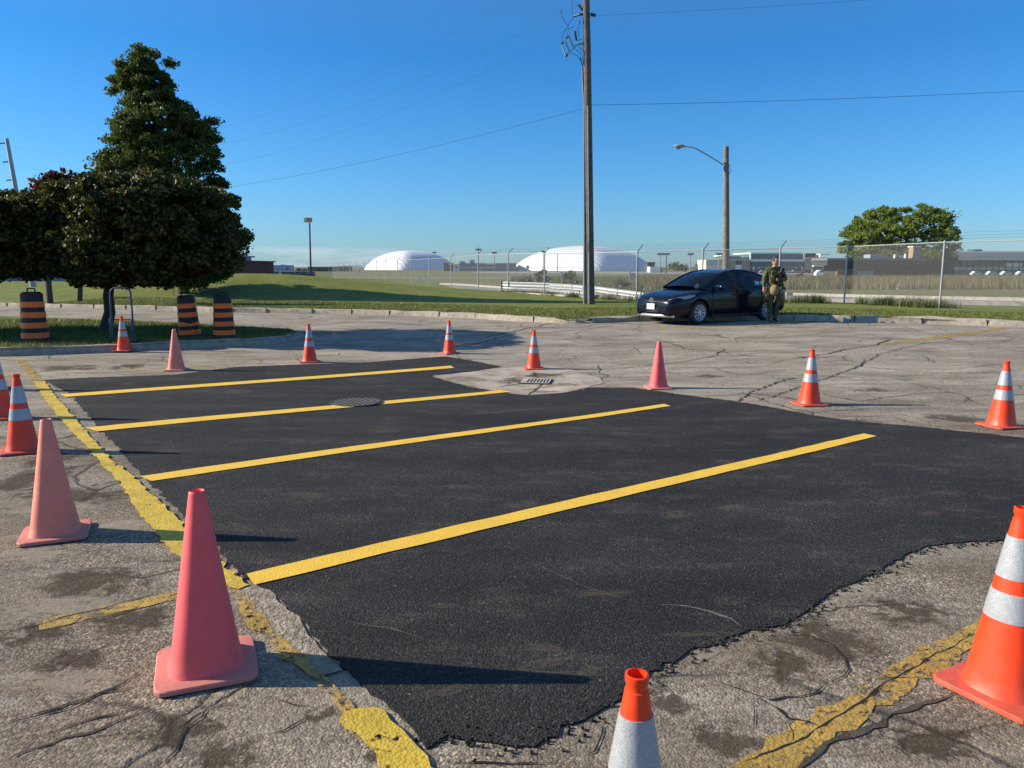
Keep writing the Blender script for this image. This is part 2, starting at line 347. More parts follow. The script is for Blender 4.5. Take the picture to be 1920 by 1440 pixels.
# reflective collar with a fine honeycomb
def collar():
    m, N, L, b = nm('silver_reflective_sheeting'); t = N.new('ShaderNodeTexCoord')
    v = N.new('ShaderNodeTexVoronoi'); v.feature = 'DISTANCE_TO_EDGE'; v.inputs['Scale'].default_value = 110; v.inputs['Randomness'].default_value = .6; L.new(t.outputs['Object'], v.inputs['Vector'])
    c = ramp(N, L, v.outputs['Distance'], [(.05, (.44, .45, .46)), (.2, (.34, .35, .37))]); c = mix(N, L, .5, c, ramp(N, L, noise(N, L, 12, 5), [(.3, .8), (.7, 1.1)]), 'MULTIPLY')
    L.new(c, b.inputs['Base Color']); b.inputs['Roughness'].default_value = .35; b.inputs['Metallic'].default_value = .15; return m
M['collar'] = collar()

# ---------------------------------------------------------------- ground sheets
def sheet(name, poly, mat, off, step=.5, zf=None, kind='structure', jit=0, thick=0):
    """polygon in plan (x, y), cut into cells and draped on the ground"""
    zf = zf or zg
    bm = bmesh.new(); pts = []
    for i, p in enumerate(poly):
        q = poly[(i + 1) % len(poly)]; a = Vector(p[:2]); b = Vector(q[:2]); L_ = (b - a).length
        n = max(1, int(L_ / jit[0])) if jit else 1
        for k in range(n):
            c = a.lerp(b, k / n)
            if jit and L_ < 60: c = c + Vector((random.gauss(0, 1), random.gauss(0, 1))) * jit[1]
            pts.append(c)
    f = bm.faces.new([bm.verts.new((p.x, p.y, 0)) for p in pts]); 
    bmesh.ops.triangulate(bm, faces=[f])
    xs = [p.x for p in pts]; ys = [p.y for p in pts]
    for lo, hi, ax in ((min(xs), max(xs), 0), (min(ys), max(ys), 1)):
        k = math.floor(lo / step) + 1
        while k * step < hi:
            co = (k * step, 0, 0) if ax == 0 else (0, k * step, 0); no = (1, 0, 0) if ax == 0 else (0, 1, 0)
            bmesh.ops.bisect_plane(bm, geom=bm.verts[:] + bm.edges[:] + bm.faces[:], plane_co=co, plane_no=no); k += 1
    for v in bm.verts: v.co.z = zf(v.co.x, v.co.y) + off
    if thick:
        be = [e for e in bm.edges if e.is_boundary]; r = bmesh.ops.extrude_edge_only(bm, edges=be)
        for v in [g for g in r['geom'] if isinstance(g, bmesh.types.BMVert)]: v.co.z -= thick
    bmesh.ops.recalc_face_normals(bm, faces=bm.faces)
    if sum(f.normal.z for f in bm.faces) < 0: bmesh.ops.reverse_faces(bm, faces=bm.faces)
    for f in bm.faces: f.smooth = True
    for e in bm.edges:
        if e.is_manifold and e.calc_face_angle(0) > .8: e.smooth = False
    me = bpy.data.meshes.new(name); bm.to_mesh(me); bm.free(); me.materials.append(mat)
    o = add(bpy.data.objects.new(name, me)); 
    if kind: o['kind'] = kind
    return o
def gpl(px): return [gp(u, v)[:2] for u, v in px]

# kerb line of the grass verge (foot of the kerb), in plan
KP = gpl([(0, 575), (200, 580), (430, 586), (600, 588), (760, 592), (880, 597), (960, 602), (1060, 607), (1110, 606), (1200, 603), (1440, 601), (1560, 603), (1750, 608), (1920, 614)])
kd = (Vector(KP[0]) - Vector(KP[2])).normalized(); KP = [tuple(Vector(KP[0]) + kd * 70)] + KP
kd = (Vector(KP[-1]) - Vector(KP[-3])).normalized(); KP = KP + [tuple(Vector(KP[-1]) + kd * 14)]
KX = np.array([p[0] for p in KP]); KY = np.array([p[1] for p in KP])
def kerby(x): return float(np.interp(x, KX, KY))
# base ground to the horizon
xs = np.concatenate([-np.geomspace(3500, 32, 40), np.arange(-30, 31, 2.), np.geomspace(32, 3500, 40)])
ys = np.concatenate([[-400, -100, -30], np.arange(-10, 90, 2.), np.geomspace(90, 5000, 50)])
X, Y = np.meshgrid(xs, ys); Z = gz(X, Y); ky = np.interp(X, KX, KY)
t = np.clip((Y - ky - .8) / 3, 0, 1); mb = mound(X, Y)
Z = Z - .08 + .16 * t + np.where(Y > ky, mb, 0) * np.clip((Y - ky) / 3, 0, 1)
g = MB(); n = len(xs); g.v = [Vector(p) for p in zip(X.ravel(), Y.ravel(), Z.ravel())]
g.f = [(i * n + j, i * n + j + 1, (i + 1) * n + j + 1, (i + 1) * n + j) for i in range(len(ys) - 1) for j in range(n - 1)]
g.build('ground', M['field'], smooth=3)['kind'] = 'structure'
lot = [(-75, -6), (32, -6), (32, KP[-1][1] - 1)] + [(x, y + .06) for x, y in KP[::-1]]
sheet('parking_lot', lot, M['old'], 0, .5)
# verge of mown grass
BACK = [(30, 42), (14.5, 34.2), (7, 39), (2.2, 45.8), (-1.6, 53), (-4, 61), (-8, 74), (-12, 92), (-90, 92)]
bx0 = gp(1098, 604).x
verge = [(x, y + .16) for x, y in KP] + BACK
sheet('grass_verge', verge, M['grass'], 0, 1.0, lambda x, y: zt(x, y) - (.11 * max(0, 1 - (y - kerby(x) - .16) / .5) if bx0 - .7 < x < bx0 + .1 else 0))

# new asphalt patch
NEW = gpl([(84, 713), (160, 709), (250, 706), (330, 703), (440, 689), (560, 684), (690, 680), (790, 672), (835, 669), (880, 676), (940, 688), (880, 697), (806, 705), (835, 714), (880, 726), (930, 736), (990, 743),
           (1060, 737), (1110, 727), (1190, 728), (1280, 741), (1370, 752), (1450, 765), (1520, 779), (1600, 791), (1700, 799), (1790, 808), (1920, 822), (2150, 850), (2300, 930), (2050, 985), (1940, 1000),
           (1875, 1013), (1800, 1018), (1740, 1025), (1690, 1045), (1640, 1075), (1590, 1098), (1530, 1128), (1490, 1165), (1440, 1178), (1390, 1188), (1350, 1203), (1300, 1222), (1250, 1246), (1215, 1270), (1170, 1312),
           (1110, 1340), (1040, 1378), (990, 1398), (945, 1402), (900, 1388), (845, 1378), (800, 1404), (755, 1350), (690, 1295), (650, 1258), (612, 1222), (575, 1180), (540, 1140), (500, 1105), (452, 1080), (420, 1045), (355, 975), (262, 888), (190, 805), (130, 738)])
sheet('new_asphalt_patch', NEW, M['new'], .008, .5, jit=(.045, .011), thick=.014)
sheet('concrete_apron', gpl([(812, 705), (870, 699), (930, 693), (975, 688), (1015, 686), (1055, 690), (1090, 698), (1120, 708), (1135, 717), (1100, 727), (1062, 736), (990, 742), (932, 735), (882, 725), (840, 714)]), M['pad'], .006, .5, jit=(.12, .01))
# broken beige edge between the old line and the patch
sheet('broken_patch_edge', gpl([(440, 1108), (468, 1100), (520, 1125), (560, 1168), (600, 1218), (640, 1262), (600, 1270), (560, 1245), (500, 1180)]), M['rubble'], .0085, .3, jit=(.06, .012))
def line(name, L_, Rt, mat, off, jit=None):
    sheet(name, gpl(L_ + Rt[::-1]), mat, off, .5, jit=jit or 0)
line('stall_line', [(462, 1080), (1618, 815)], [(478, 1101), (1644, 820)], M['yellow'], .0135, (.15, .003))
line('stall_line', [(262, 896), (1246, 759)], [(285, 905), (1257, 763)], M['yellow'], .0135, (.15, .003))
line('stall_line', [(160, 804), (940, 733)], [(182, 811), (960, 736)], M['yellow'], .0135, (.15, .003))
line('stall_line', [(112, 741), (845, 687)], [(124, 746), (852, 691)], M['yellow'], .0135, (.15, .003))
LL = [(62, 716), (80, 745), (112, 787), (133, 808), (180, 860), (225, 908), (260, 960), (300, 1012), (335, 1050), (385, 1088), (440, 1112)]
LR = [(84, 716), (105, 745), (142, 787), (160, 808), (203, 858), (256, 900), (296, 940), (330, 976), (372, 1018), (420, 1062), (466, 1100)]
line('boundary_line', LL, LR, M['thick'], .0140, (.05, .010))
line('worn_boundary_line', [(28, 675), (45, 695), (60, 714)], [(44, 675), (64, 695), (84, 714)], M['worn'], .008)
line('worn_boundary_line', [(425, 1108), (470, 1180), (530, 1235), (572, 1262), (600, 1300), (650, 1345)], [(452, 1110), (500, 1165), (552, 1222), (600, 1262), (630, 1300), (690, 1345)], M['worn'], .0105, (.06, .008))
line('worn_boundary_line', [(636, 1340), (665, 1385), (700, 1420), (740, 1480)], [(706, 1330), (750, 1372), (800, 1420), (845, 1480)], M['thick'], .0125, (.05, .010))
line('worn_stall_line', [(70, 1168), (200, 1137), (335, 1108)], [(78, 1182), (200, 1152), (340, 1124)], M['worn'], .0036, (.08, .008))
line('worn_stall_line', [(1320, 1460), (1485, 1366), (1655, 1256), (1830, 1166), (2100, 1045)], [(1455, 1460), (1560, 1390), (1720, 1288), (1850, 1205), (2120, 1080)], M['worn'], .0036, (.06, .012))
line('worn_stall_line', [(0, 703), (200, 697), (490, 679)], [(0, 706), (200, 700), (492, 681)], M['faint'], .0036)
line('worn_stall_line', [(1408, 630), (1540, 617), (1670, 606)], [(1412, 633), (1545, 620), (1674, 608)], M['faint'], .0036)
line('worn_stall_line', [(1645, 646), (1760, 630), (1888, 613)], [(1655, 649), (1770, 634), (1894, 616)], M['worn'], .0036)
line('worn_stall_line', [(1236, 616), (1320, 611)], [(1240, 619), (1324, 614)], M['faint'], .0036)
line('worn_stall_line', [(950, 733), (1052, 720)], [(955, 736), (1056, 723)], M['faint'], .010)

# cracks and tar seams, laid where the lot is broken
wj = (0, 0)
def ribbon(px, wd, mat, off, name, parent=None, jag=.012):
    wj = (0, 0); P = [gp(u, v) for u, v in px]; pts = []; jag = .006 if P[0].y < 6 else .014
    for a, b in zip(P, P[1:]):
        n_ = max(2, int((b - a).length / .045))
        for k in range(n_):
            wj = (wj[0] * .7 + random.gauss(0, jag), wj[1] * .7 + random.gauss(0, jag)) if k or a is not P[0] else (0, 0); pts.append(a.lerp(b, k / n_) + Vector((wj[0], wj[1], 0)))
    pts.append(P[-1]); g_ = MB(); rows = []
    for i, p in enumerate(pts):
        d = (pts[min(i + 4, len(pts) - 1)] - pts[max(i - 4, 0)]); d.z = 0; d.normalize(); s_ = Vector((-d.y, d.x, 0))
        e = min(1, (i + .3) / 4, (len(pts) - 1 - i + .3) / 4); ww = wd * e * random.uniform(.25, 1.5) / 2.5
        r = []
        for q in (p - s_ * ww, p + s_ * ww): r.append((q.x, q.y, zg(q.x, q.y) + off))
        rows.append(r)
    g_.grid(rows); return g_
def z2(p): return [(x / 3.2, 1000 + y / 3.2) for x, y in p]
def z4(p): return [(1100 + x / 2.34, 1000 + y / 2.34) for x, y in p]
def z6(p): return [(1080 + x / 2.286, 560 + y / 2.286) for x, y in p]
cr_ = MB()
def merge(dst, src):
    b = len(dst.v); dst.v += src.v; dst.f += [tuple(b + q for q in f) for f in src.f]
for px, wd in [(z2([(0, 1150), (200, 1090), (350, 1050), (480, 1010), (640, 960), (740, 905), (800, 850), (940, 775)]), .016),
               (z2([(0, 1210), (120, 1130), (400, 1060), (600, 970), (800, 930), (970, 925)]), .012),
               (z2([(980, 1400), (1050, 1310), (1100, 1220), (1180, 1110), (1240, 1060), (1330, 1010)]), .016), (z2([(1470, 1010), (1500, 925)]), .012),
               (z2([(1920, 1085), (1800, 1130), (1700, 1170), (1540, 1220)]), .012), (z2([(1640, 1000), (1750, 1040), (1900, 1050)]), .010),
               (z2([(0, 605), (100, 575), (200, 555), (330, 520), (600, 450), (900, 380), (1080, 350)]), .010),
               ([(0, 925), (62, 917), (135, 918), (229, 901)], .02), ([(0, 938), (34, 927), (73, 922), (140, 914)], .02), ([(140, 938), (185, 934), (230, 925)], .018), ([(0, 840), (60, 830), (110, 822), (150, 812)], .018),
               (z4([(470, 600), (600, 665), (740, 715), (810, 735), (900, 725), (1020, 700), (1100, 650), (1150, 600), (1130, 540), (1070, 490), (960, 450), (820, 440)]), .010),
               (z4([(470, 600), (540, 550), (620, 515)]), .010), (z4([(740, 715), (820, 760), (880, 810), (960, 830), (1040, 890)]), .020), (z4([(720, 725), (745, 800), (735, 900)]), .008),
               (z4([(870, 800), (885, 860), (905, 915)]), .016), (z4([(640, 1030), (780, 980), (900, 920), (980, 855), (1110, 790), (1220, 720), (1350, 640), (1480, 560), (1700, 440)]), .010),
               (z4([(0, 785), (60, 755), (130, 735)]), .018), (z4([(0, 980), (40, 960), (80, 870), (100, 840)]), .012), (z4([(1140, 560), (1240, 600), (1320, 640), (1480, 632)]), .009), (z4([(920, 430), (1000, 470), (1090, 520)]), .01),
               ([(1000, 1390), (1060, 1350), (1130, 1320)], .02), ([(800, 1438), (870, 1432), (930, 1437), (1060, 1435)], .01),
               (z6([(150, 305), (260, 290), (440, 275), (600, 245), (640, 215)]), .03), (z6([(0, 130), (90, 110), (240, 110), (330, 120)]), .03), (z6([(330, 170), (470, 215), (620, 230), (760, 250), (880, 255)]), .025),
               (z6([(930, 260), (1060, 240), (1180, 215), (1290, 200), (1340, 175)]), .045), (z6([(690, 445), (760, 400), (900, 350), (960, 340)]), .035), (z6([(770, 440), (900, 400), (1050, 350), (1220, 290), (1240, 260)]), .03),
               (z6([(1060, 270), (1200, 290), (1500, 320), (1900, 310)]), .025), (z6([(1000, 400), (1200, 440), (1440, 410), (1640, 400)]), .02), (z6([(640, 180), (800, 170), (1100, 150)]), .02), (z6([(1180, 300), (1300, 240), (1500, 190), (1900, 180)]), .025),
               (z6([(420, 300), (560, 290), (700, 330), (950, 300)]), .02), (z6([(1400, 120), (1700, 200), (1920, 230)]), .02),
               ([(900, 635), (960, 622), (1010, 612), (1040, 604)], .05), ([(870, 650), (960, 628), (1100, 618), (1150, 610)], .04), ([(560, 608), (700, 603), (800, 612)], .04),
               ([(1017, 718), (992, 742)], .04), ([(930, 727), (960, 722), (1000, 715)], .05), ([(945, 713), (970, 710), (998, 706), (1003, 698)], .05), ([(240, 600), (330, 606), (520, 603)], .03)]:
    merge(cr_, ribbon(px, wd, None, .0046 if px[0][1] > 830 else .0097, 'c'))
o = cr_.build('pavement_crack', M['crack']); o['kind'] = 'structure'
tr_ = MB()
for px, wd in [(z2([(0, 1380), (100, 1330), (280, 1265), (400, 1230), (560, 1190), (700, 1120), (820, 1090), (1020, 1035)]), .016), (z2([(120, 1260), (300, 1190), (500, 1120), (700, 1075), (900, 1010)]), .014),
               (z4([(900, 1060), (1010, 990), (1080, 935), (1250, 855), (1360, 800), (1450, 770), (1560, 730), (1620, 700)]), .036)]:
    merge(tr_, ribbon(px, wd, None, .0041, 'c', jag=.004))
o = tr_.build('tar_seam', M['tar']); o['kind'] = 'structure'

# crumbs of loose asphalt along the ragged near edge
g_ = MB(); ed_ = [p for p in gpl([(1940, 1000), (1875, 1013), (1800, 1018), (1740, 1025), (1690, 1045), (1640, 1075), (1590, 1098), (1530, 1128), (1490, 1165), (1440, 1178), (1390, 1188), (1350, 1203), (1300, 1222), (1250, 1246), (1215, 1270), (1170, 1312), (1110, 1340), (1040, 1378), (990, 1398), (945, 1402), (900, 1388), (845, 1378), (800, 1404)])]
for a, b in zip(ed_, ed_[1:]):
    a = Vector(a); b = Vector(b); L_ = (b - a).length
    for k in range(int(L_ * 150)):
        p_ = a.lerp(b, random.random()) + Vector((random.gauss(0, .035), random.gauss(-.01, .035))); q_ = random.uniform(.003, .009)
        g_.box((p_.x, p_.y, zg(p_.x, p_.y) + q_ * .4 + .003), (q_ * 1.5, q_ * 1.2, q_), rot=Euler((random.random(), random.random(), random.random() * 6)).to_matrix())
o = g_.build('loose_asphalt_crumbs', M['new']); tag(o, 'crumbs of dark asphalt scattered along the ragged near edge of the patch', 'gravel', kind='stuff')
# stains, pale worn smears and dust: each a thin patch with its own outline
def stainmat(name, col, lo=.30, amt=.7, sc_=2.2):
    m, N, L, b = nm(name); t = N.new('ShaderNodeTexCoord'); oi = N.new('ShaderNodeObjectInfo'); ln = N.new('ShaderNodeVectorMath'); ln.operation = 'LENGTH'; L.new(t.outputs['Object'], ln.inputs[0])
    n = N.new('ShaderNodeTexNoise'); n.noise_dimensions = '4D'; n.inputs['Scale'].default_value = sc_; n.inputs['Detail'].default_value = 8; n.inputs['Roughness'].default_value = .7
    mw = N.new('ShaderNodeMath'); mw.operation = 'MULTIPLY'; mw.inputs[1].default_value = 50; L.new(oi.outputs['Random'], mw.inputs[0]); L.new(mw.outputs[0], n.inputs['W']); L.new(t.outputs['Object'], n.inputs['Vector'])
    f = N.new('ShaderNodeMapRange'); f.inputs[1].default_value = 1; f.inputs[2].default_value = .1; L.new(ln.outputs['Value'], f.inputs[0])
    k = N.new('ShaderNodeMath'); k.operation = 'MULTIPLY'; L.new(f.outputs[0], k.inputs[0]); L.new(ramp(N, L, n.outputs[0], [(.36, .08), (.62, 1)]), k.inputs[1])
    L.new(ramp(N, L, k.outputs[0], [(lo * .62, 0), (lo * 1.3, amt)]), b.inputs['Alpha']); b.inputs['Base Color'].default_value = (*col, 1); b.inputs['Roughness'].default_value = .95; b.inputs['Specular IOR Level'].default_value = .1
    v = aggregate(N, L, t.outputs['Object'], 60); n1 = bump(N, L, b, noise(N, L, 60, 5), .01, .7)
    return m
SD = stainmat('oil_stain', (.085, .064, .042), .34, .55, 2.4); SP_ = stainmat('pale_wear', (.52, .44, .33), .30, .42, 3.5); SDU = stainmat('dust_smear', (.17, .145, .11), .36, .34, 4); SSL = stainmat('silt', (.30, .24, .17), .3, .6, 2.5)
def stain(u, v, hu, hv, m, off, rz=0, name='pavement_stain'):
    c = gp(u, v); a = hu / FPX * c.y * 1.02; b = abs(gp(u, v - hv).y - gp(u, v + hv).y) / 2; rz = R(rz); n_ = 14; g_ = MB()
    rows = []
    for i in range(n_ + 1):
        row = []
        for j in range(n_ + 1):
            lx, ly = (i / n_ * 2 - 1), (j / n_ * 2 - 1); wx = lx * a * math.cos(rz) - ly * b * math.sin(rz); wy = lx * a * math.sin(rz) + ly * b * math.cos(rz)
            row.append((lx, ly, zg(c.x + wx, c.y + wy) - c.z))
        rows.append(row)
    o = g_.grid(rows).build(name, m, smooth=2); o.location = (c.x, c.y, c.z + off); o.scale = (a, b, 1); o.rotation_euler = (0, 0, rz); o['kind'] = 'structure'; return o
for k, a_ in enumerate([(1700, 1150, 150, 45, SD), (1480, 1250, 110, 60, SD), (1255, 1310, 80, 50, SD), (130, 1240, 100, 40, SD), (420, 1420, 110, 50, SD), (250, 1160, 130, 40, SD), (1900, 1075, 60, 25, SD), (130, 690, 80, 10, SD), (60, 900, 110, 40, SD), (1620, 795, 70, 14, SD), (1440, 770, 60, 8, SD), (1330, 706, 40, 5, SD), (1640, 732, 50, 6, SD), (1780, 785, 90, 14, SD), (240, 688, 60, 8, SD), (700, 1420, 30, 20, SD), (1020, 704, 60, 8, SD), (970, 716, 50, 8, SD), (180, 1090, 170, 50, SD), (60, 1190, 120, 40, SD), (430, 960, 5, 5, SD), (150, 930, 160, 26, SD), (330, 1370, 150, 50, SD), (1560, 1200, 160, 60, SD), (1360, 1390, 120, 60, SD), (1750, 1390, 140, 50, SD), (100, 860, 80, 22, SD), (600, 1340, 60, 30, SD)]): stain(*a_[:4], a_[4], (.0015 if a_[1] > 830 else .0072) + .0001 * (k % 8))
for k, a_ in enumerate([(90, 955, 150, 22, SP_), (240, 985, 110, 22, SP_), (60, 1040, 130, 22, SP_), (120, 1140, 170, 34, SP_), (110, 1280, 190, 40, SP_), (330, 1010, 60, 16, SP_), (1590, 1110, 90, 30, SP_), (1330, 1230, 70, 26, SP_), (1420, 648, 90, 5, SP_), (1360, 650, 60, 4, SP_), (700, 674, 160, 5, SP_), (180, 720, 60, 8, SP_), (1500, 700, 120, 8, SP_), (1740, 690, 120, 8, SP_)]): stain(*a_[:4], a_[4], (.0025 if a_[1] > 830 else .0060) + .0001 * (k % 8), 0)
for k, a_ in enumerate([(870, 712, 60, 7), (1060, 722, 50, 5), (1020, 735, 40, 4), (1100, 700, 30, 4)]): stain(*a_, SSL, .0085 + .0001 * k)
for k in range(46):
    u, v = random.uniform(180, 1900), random.uniform(720, 1330); sc0 = (v - 500) / 400
    if u < 160 + (v - 700) * 1.1 or v > 1290 - (u - 1100) * .33 or v < 715 + max(0, u - 1100) * .14: continue
    stain(u, v, random.uniform(20, 70) * sc0 + 10, random.uniform(3, 10) * sc0 + 2, SDU, .0096 + .0001 * (k % 12), random.uniform(-5, 30))
sc1 = MB()
for px, wd in (([(1235, 1137), (1290, 1140), (1330, 1150), (1365, 1165), (1390, 1178)], .022), ([(860, 780), (960, 772), (1040, 764)], .02), ([(640, 1165), (760, 1190), (830, 1215)], .006), ([(1010, 1060), (1090, 1100), (1180, 1130)], .006)): merge(sc1, ribbon(px, wd, None, .0092, 'c'))
o = sc1.build('scuff_mark', simple('pale_scuff', (.14, .12, .095), .95, var=.5, vs=30)); o['kind'] = 'structure'
# island
ISF = gpl([(10, 668), (120, 664), (200, 661), (337, 653), (475, 648), (545, 641)])
ISB = gpl([(570, 633), (545, 627), (480, 623), (350, 615), (200, 607), (0, 600)])
ISL = [(ISF[0][0] - 9, ISF[0][1] - 1.8)]
isl = ISL + ISF + ISB + [(ISB[-1][0] - 8, ISB[-1][1] + .6)]
def zi(x, y): return zg(x, y) + .13
def kerb(name, pts, wid=.17, h=.15, inward=1, breaks=(), rough=.008):
    g_ = MB(); P = [Vector((p[0], p[1], 0)) for p in pts]; res = []
    for a, b in zip(P, P[1:]):
        n_ = max(1, int((b - a).length / .45))
        for k in range(n_): res.append(a.lerp(b, k / n_))
    res.append(P[-1]); rows = []
    for i, p in enumerate(res):
        d = (res[min(i + 1, len(res) - 1)] - res[max(i - 1, 0)]).normalized(); s_ = Vector((-d.y, d.x, 0)) * inward
        z = zg(p.x, p.y); hh = h
        for (bx, bw) in breaks:
            hh = min(hh, h * (.25 + .75 * min(1, (abs(p.x - bx) / bw)**2)))
        j = lambda: Vector((random.gauss(0, rough), random.gauss(0, rough), random.gauss(0, rough)))
        c1 = p + Vector((0, 0, z - .06)); c2 = p + s_ * .02 + Vector((0, 0, z + hh - .02)) + j(); c3 = p + s_ * .045 + Vector((0, 0, z + hh)) + j(); c4 = p + s_ * wid + Vector((0, 0, z + hh)) + j(); c5 = p + s_ * wid + Vector((0, 0, z - .06))
        rows.append([c1, c2, c3, c4, c5])
    g_.grid(rows); o = g_.build(name, M['kerb'], smooth=.9); o['kind'] = 'structure'; return o
sheet('grass_island', isl, M['grass'], 0, .5, zi)
kerb('island_kerb', isl + [isl[0]], .18, .15)
bx1 = gp(1098, 604).x
kerb('kerb', [p for p in KP if p[0] <= bx1 - .1] + [(bx1, kerby(bx1))], .18, .16, breaks=((bx1, 1.1),), rough=.012)
sheet('eroded_kerb_gap', [(bx1 - .9, kerby(bx1 - .9) + .02), (bx1 + .3, kerby(bx1) + .0), (bx1 + .3, kerby(bx1) + .5), (bx1 - .9, kerby(bx1) + .5)], M['rubble'], .012, .2, lambda x, y: zg(x, y) + .115 * min(1, max(0, (y - kerby(x)) / .4)))
kerb('kerb', [(bx1 + .15, kerby(bx1 + .15))] + [p for p in KP if p[0] > bx1 + .15], .22, .16, rough=.024)
# kerb joints
kj = MB()
for i in range(60):
    x = -40 + i * 1.5 + random.uniform(-.2, .2)
    y = kerby(x)
    if x > 26: break
    kj.box((x, y + .083, zg(x, y) + .085), (.012, .172, .154), 0)
o = kj.build('kerb_joint', M['crack']); o['kind'] = 'structure'
# service road beyond the fence
RT = [(826, 536), (870, 538), (930, 543), (1000, 551), (1100, 556), (1190, 558), (1330, 558), (1470, 558), (1560, 561), (1700, 565), (1920, 570), (2300, 577)]
RB = [(2300, 592), (1920, 581), (1700, 577), (1470, 571), (1200, 568), (1100, 565), (1020, 561), (960, 556), (900, 550), (850, 543)]
def zr(x, y): return zg(x, y) + .135
sheet('service_road', gpl(RT + RB), M['road'], 0, 1.0, zr)
def lowkerb(px, nme):
    g_ = MB(); P = [Vector((*gp(u, v)[:2], 0)) for u, v in px]
    for a, b in zip(P, P[1:]):
        a.z = zr(a.x, a.y) + .06; b.z = zr(b.x, b.y) + .06; g_.bar(a, b, .22, .16)
    o = g_.build(nme, M['conc']); o['kind'] = 'structure'
lowkerb(RT, 'service_road_kerb'); lowkerb([(2300, 591), (1920, 580), (1700, 576), (1470, 570), (1200, 567), (1100, 564), (1020, 560), (960, 555)], 'service_road_kerb')
sheet('taxiway', [(-60, 205), (110, 205), (110, 216), (-60, 216)], M['conc'], .12, 8)
sheet('apron_ground', [(60, 330), (420, 270), (420, 480), (-20, 480), (-20, 380)], M['road'], .14, 20)

# ================================================================ traffic cones
def cone_proto(kind):
    H = .71; top_r, bot_r = .030, .132
    def rad(f): return top_r + (bot_r - top_r) * f            # f: 0 top .. 1 bottom
    def ex(i, n): return 2 + 1.1 * max(0, (n - 1 - i) / (n - 1)) if kind != 'orange' else 2 + .5 * max(0, (n - 1 - i) / (n - 1))
    root = empty('traffic_cone', (0, 0, 0))
    mb = {'orange': M['orange'], 'pink': M['pink'], 'pale': M['pale']}[kind]; bb = M['orange_base'] if kind == 'orange' else M['pink_b']
    NL = 22; prof = []
    for i in range(NL):
        f = 1 - i / (NL - 1); prof.append((rad(f) + (.008 * max(0, (f - .95) / .05)**2), .028 + (H - .04) * (1 - f)))
    def fe(i): return ex(min(i, NL - 1), NL)
    if kind == 'orange': prof += [(.027, H - .010), (.026, H + .0), (.030, H + .012), (.030, H + .03), (.025, H + .032), (.022, H - .06)]
    else: prof += [(.0295, H - .006), (.026, H), (.022, H - .004), (.020, H - .08)]
    if kind == 'orange': prof = [(r, z * (H / (H + .03))) for r, z in prof]
    MB().lathe(prof, 40, sq=fe).build('body', mb, root, smooth=.7)
    b = MB(); s_ = .182
    def ring(e, z, n=64):
        out = []
        for k in range(n):
            a = 2 * math.pi * k / n + math.pi / n; ca, sa = math.cos(a), math.sin(a); q = (abs(ca)**11 + abs(sa)**11)**(-1 / 11); out.append(Vector((ca * q * e, sa * q * e, z)))
        return out
    rs = [ring(s_ - .003, .005), ring(s_, .008), ring(s_, .022), ring(s_ - .004, .026), ring(.145, .029)]
    n = 64
    for r in rs: b.v += r
    for i in range(4):
        for k in range(n): b.f.append((i * n + k, i * n + (k + 1) % n, (i + 1) * n + (k + 1) % n, (i + 1) * n + k))
    b.f.append(tuple(range(n))); b.f.append(tuple(4 * n + k for k in range(n)))
    for i in (-1, 1):
        for j in (-1, 1): b.box((i * .12, j * .12, .004), (.06, .06, .0078))
    b.build('base', bb, root, smooth=.5)
    if kind == 'orange':
        sH = H / (H + .03)
        for f0, f1 in ((.10, .335), (.415, .575)):
            pr = []
            for k in range(6):
                f = f1 + (f0 - f1) * k / 5; pr.append((rad(f) + .0025, (.028 + (H - .04) * (1 - f)) * sH))
            pr = [(pr[0][0] - .004, pr[0][1])] + pr + [(pr[-1][0] - .004, pr[-1][1])]
            MB().lathe(pr, 40, sq=lambda i: 2 + .5 * f1).build('reflective_collar', M['collar'], root, smooth=.7)
    return root
protos = {}
def cone(kind, u, v, vt, rz, label, H=None, off=0.0):
    p = gp(u, v, off)
    d = ray(u, vt); zt_ = HC + d[2] * p.y / d[1]; h = zt_ - p.z
    s_ = H or h / .71
    if kind not in protos: protos[kind] = o = cone_proto(kind)
    else: o = copy_tree(protos[kind])
    o.location = p; o.rotation_euler = (random.gauss(0, .006), random.gauss(0, .006), rz); o.scale = (s_,) * 3
    print('cone', u, round(p.y, 2), 'scale', round(s_, 3))
    tag(o, label, 'traffic cone', 'cones around the new asphalt'); return o
cone('orange', 1183, 1735, 1264, R(20), 'orange cone closest to the camera, cut off by the bottom edge of the picture', off=.0)
cone('orange', 1884, 1296, 952, R(28), 'large orange cone beside the old double yellow line at lower right')
cone('orange', 1877, 800, 677, R(12), 'orange striped cone at the right edge, beside the far corner of the new asphalt', off=.0)
cone('orange', 1517, 759, 655, R(8), 'orange striped cone on cracked asphalt, second from the right edge')
cone('orange', 1001, 692, 619, R(5), 'orange striped cone standing just behind the slotted drain')
cone('orange', 843, 663, 601, R(35), 'orange striped cone at the tip of the tree shadow on the road')
cone('orange', 581, 679, 608, R(10), 'orange striped cone in front of the rounded end of the grass island')
cone('orange', 233, 658, 593, R(3), 'orange striped cone standing on the toe plate of the blue hand truck', off=.02)
cone('orange', 44, 846, 702, R(28), 'orange striped cone left of the thick yellow line, behind the pale pink one')
cone('orange', 0, 784, 654, R(15), 'orange striped cone cut off by the left edge of the picture')
cone('orange', -12, 731, 632, R(20), 'orange cone hidden behind the left edge one except for a corner of its base')
cone('pink', 388, 1252, 920, R(22), 'bright pink cone without stripes, biggest of the plain ones, in the left foreground', off=0)
cone('pale', 105, 1003, 786, R(24), 'pale bleached pink cone with scuffs, left of the thick yellow line')
o = cone('pale', 331, 694, 617, R(8), 'faded pink cone without stripes on the far left edge of the new asphalt')
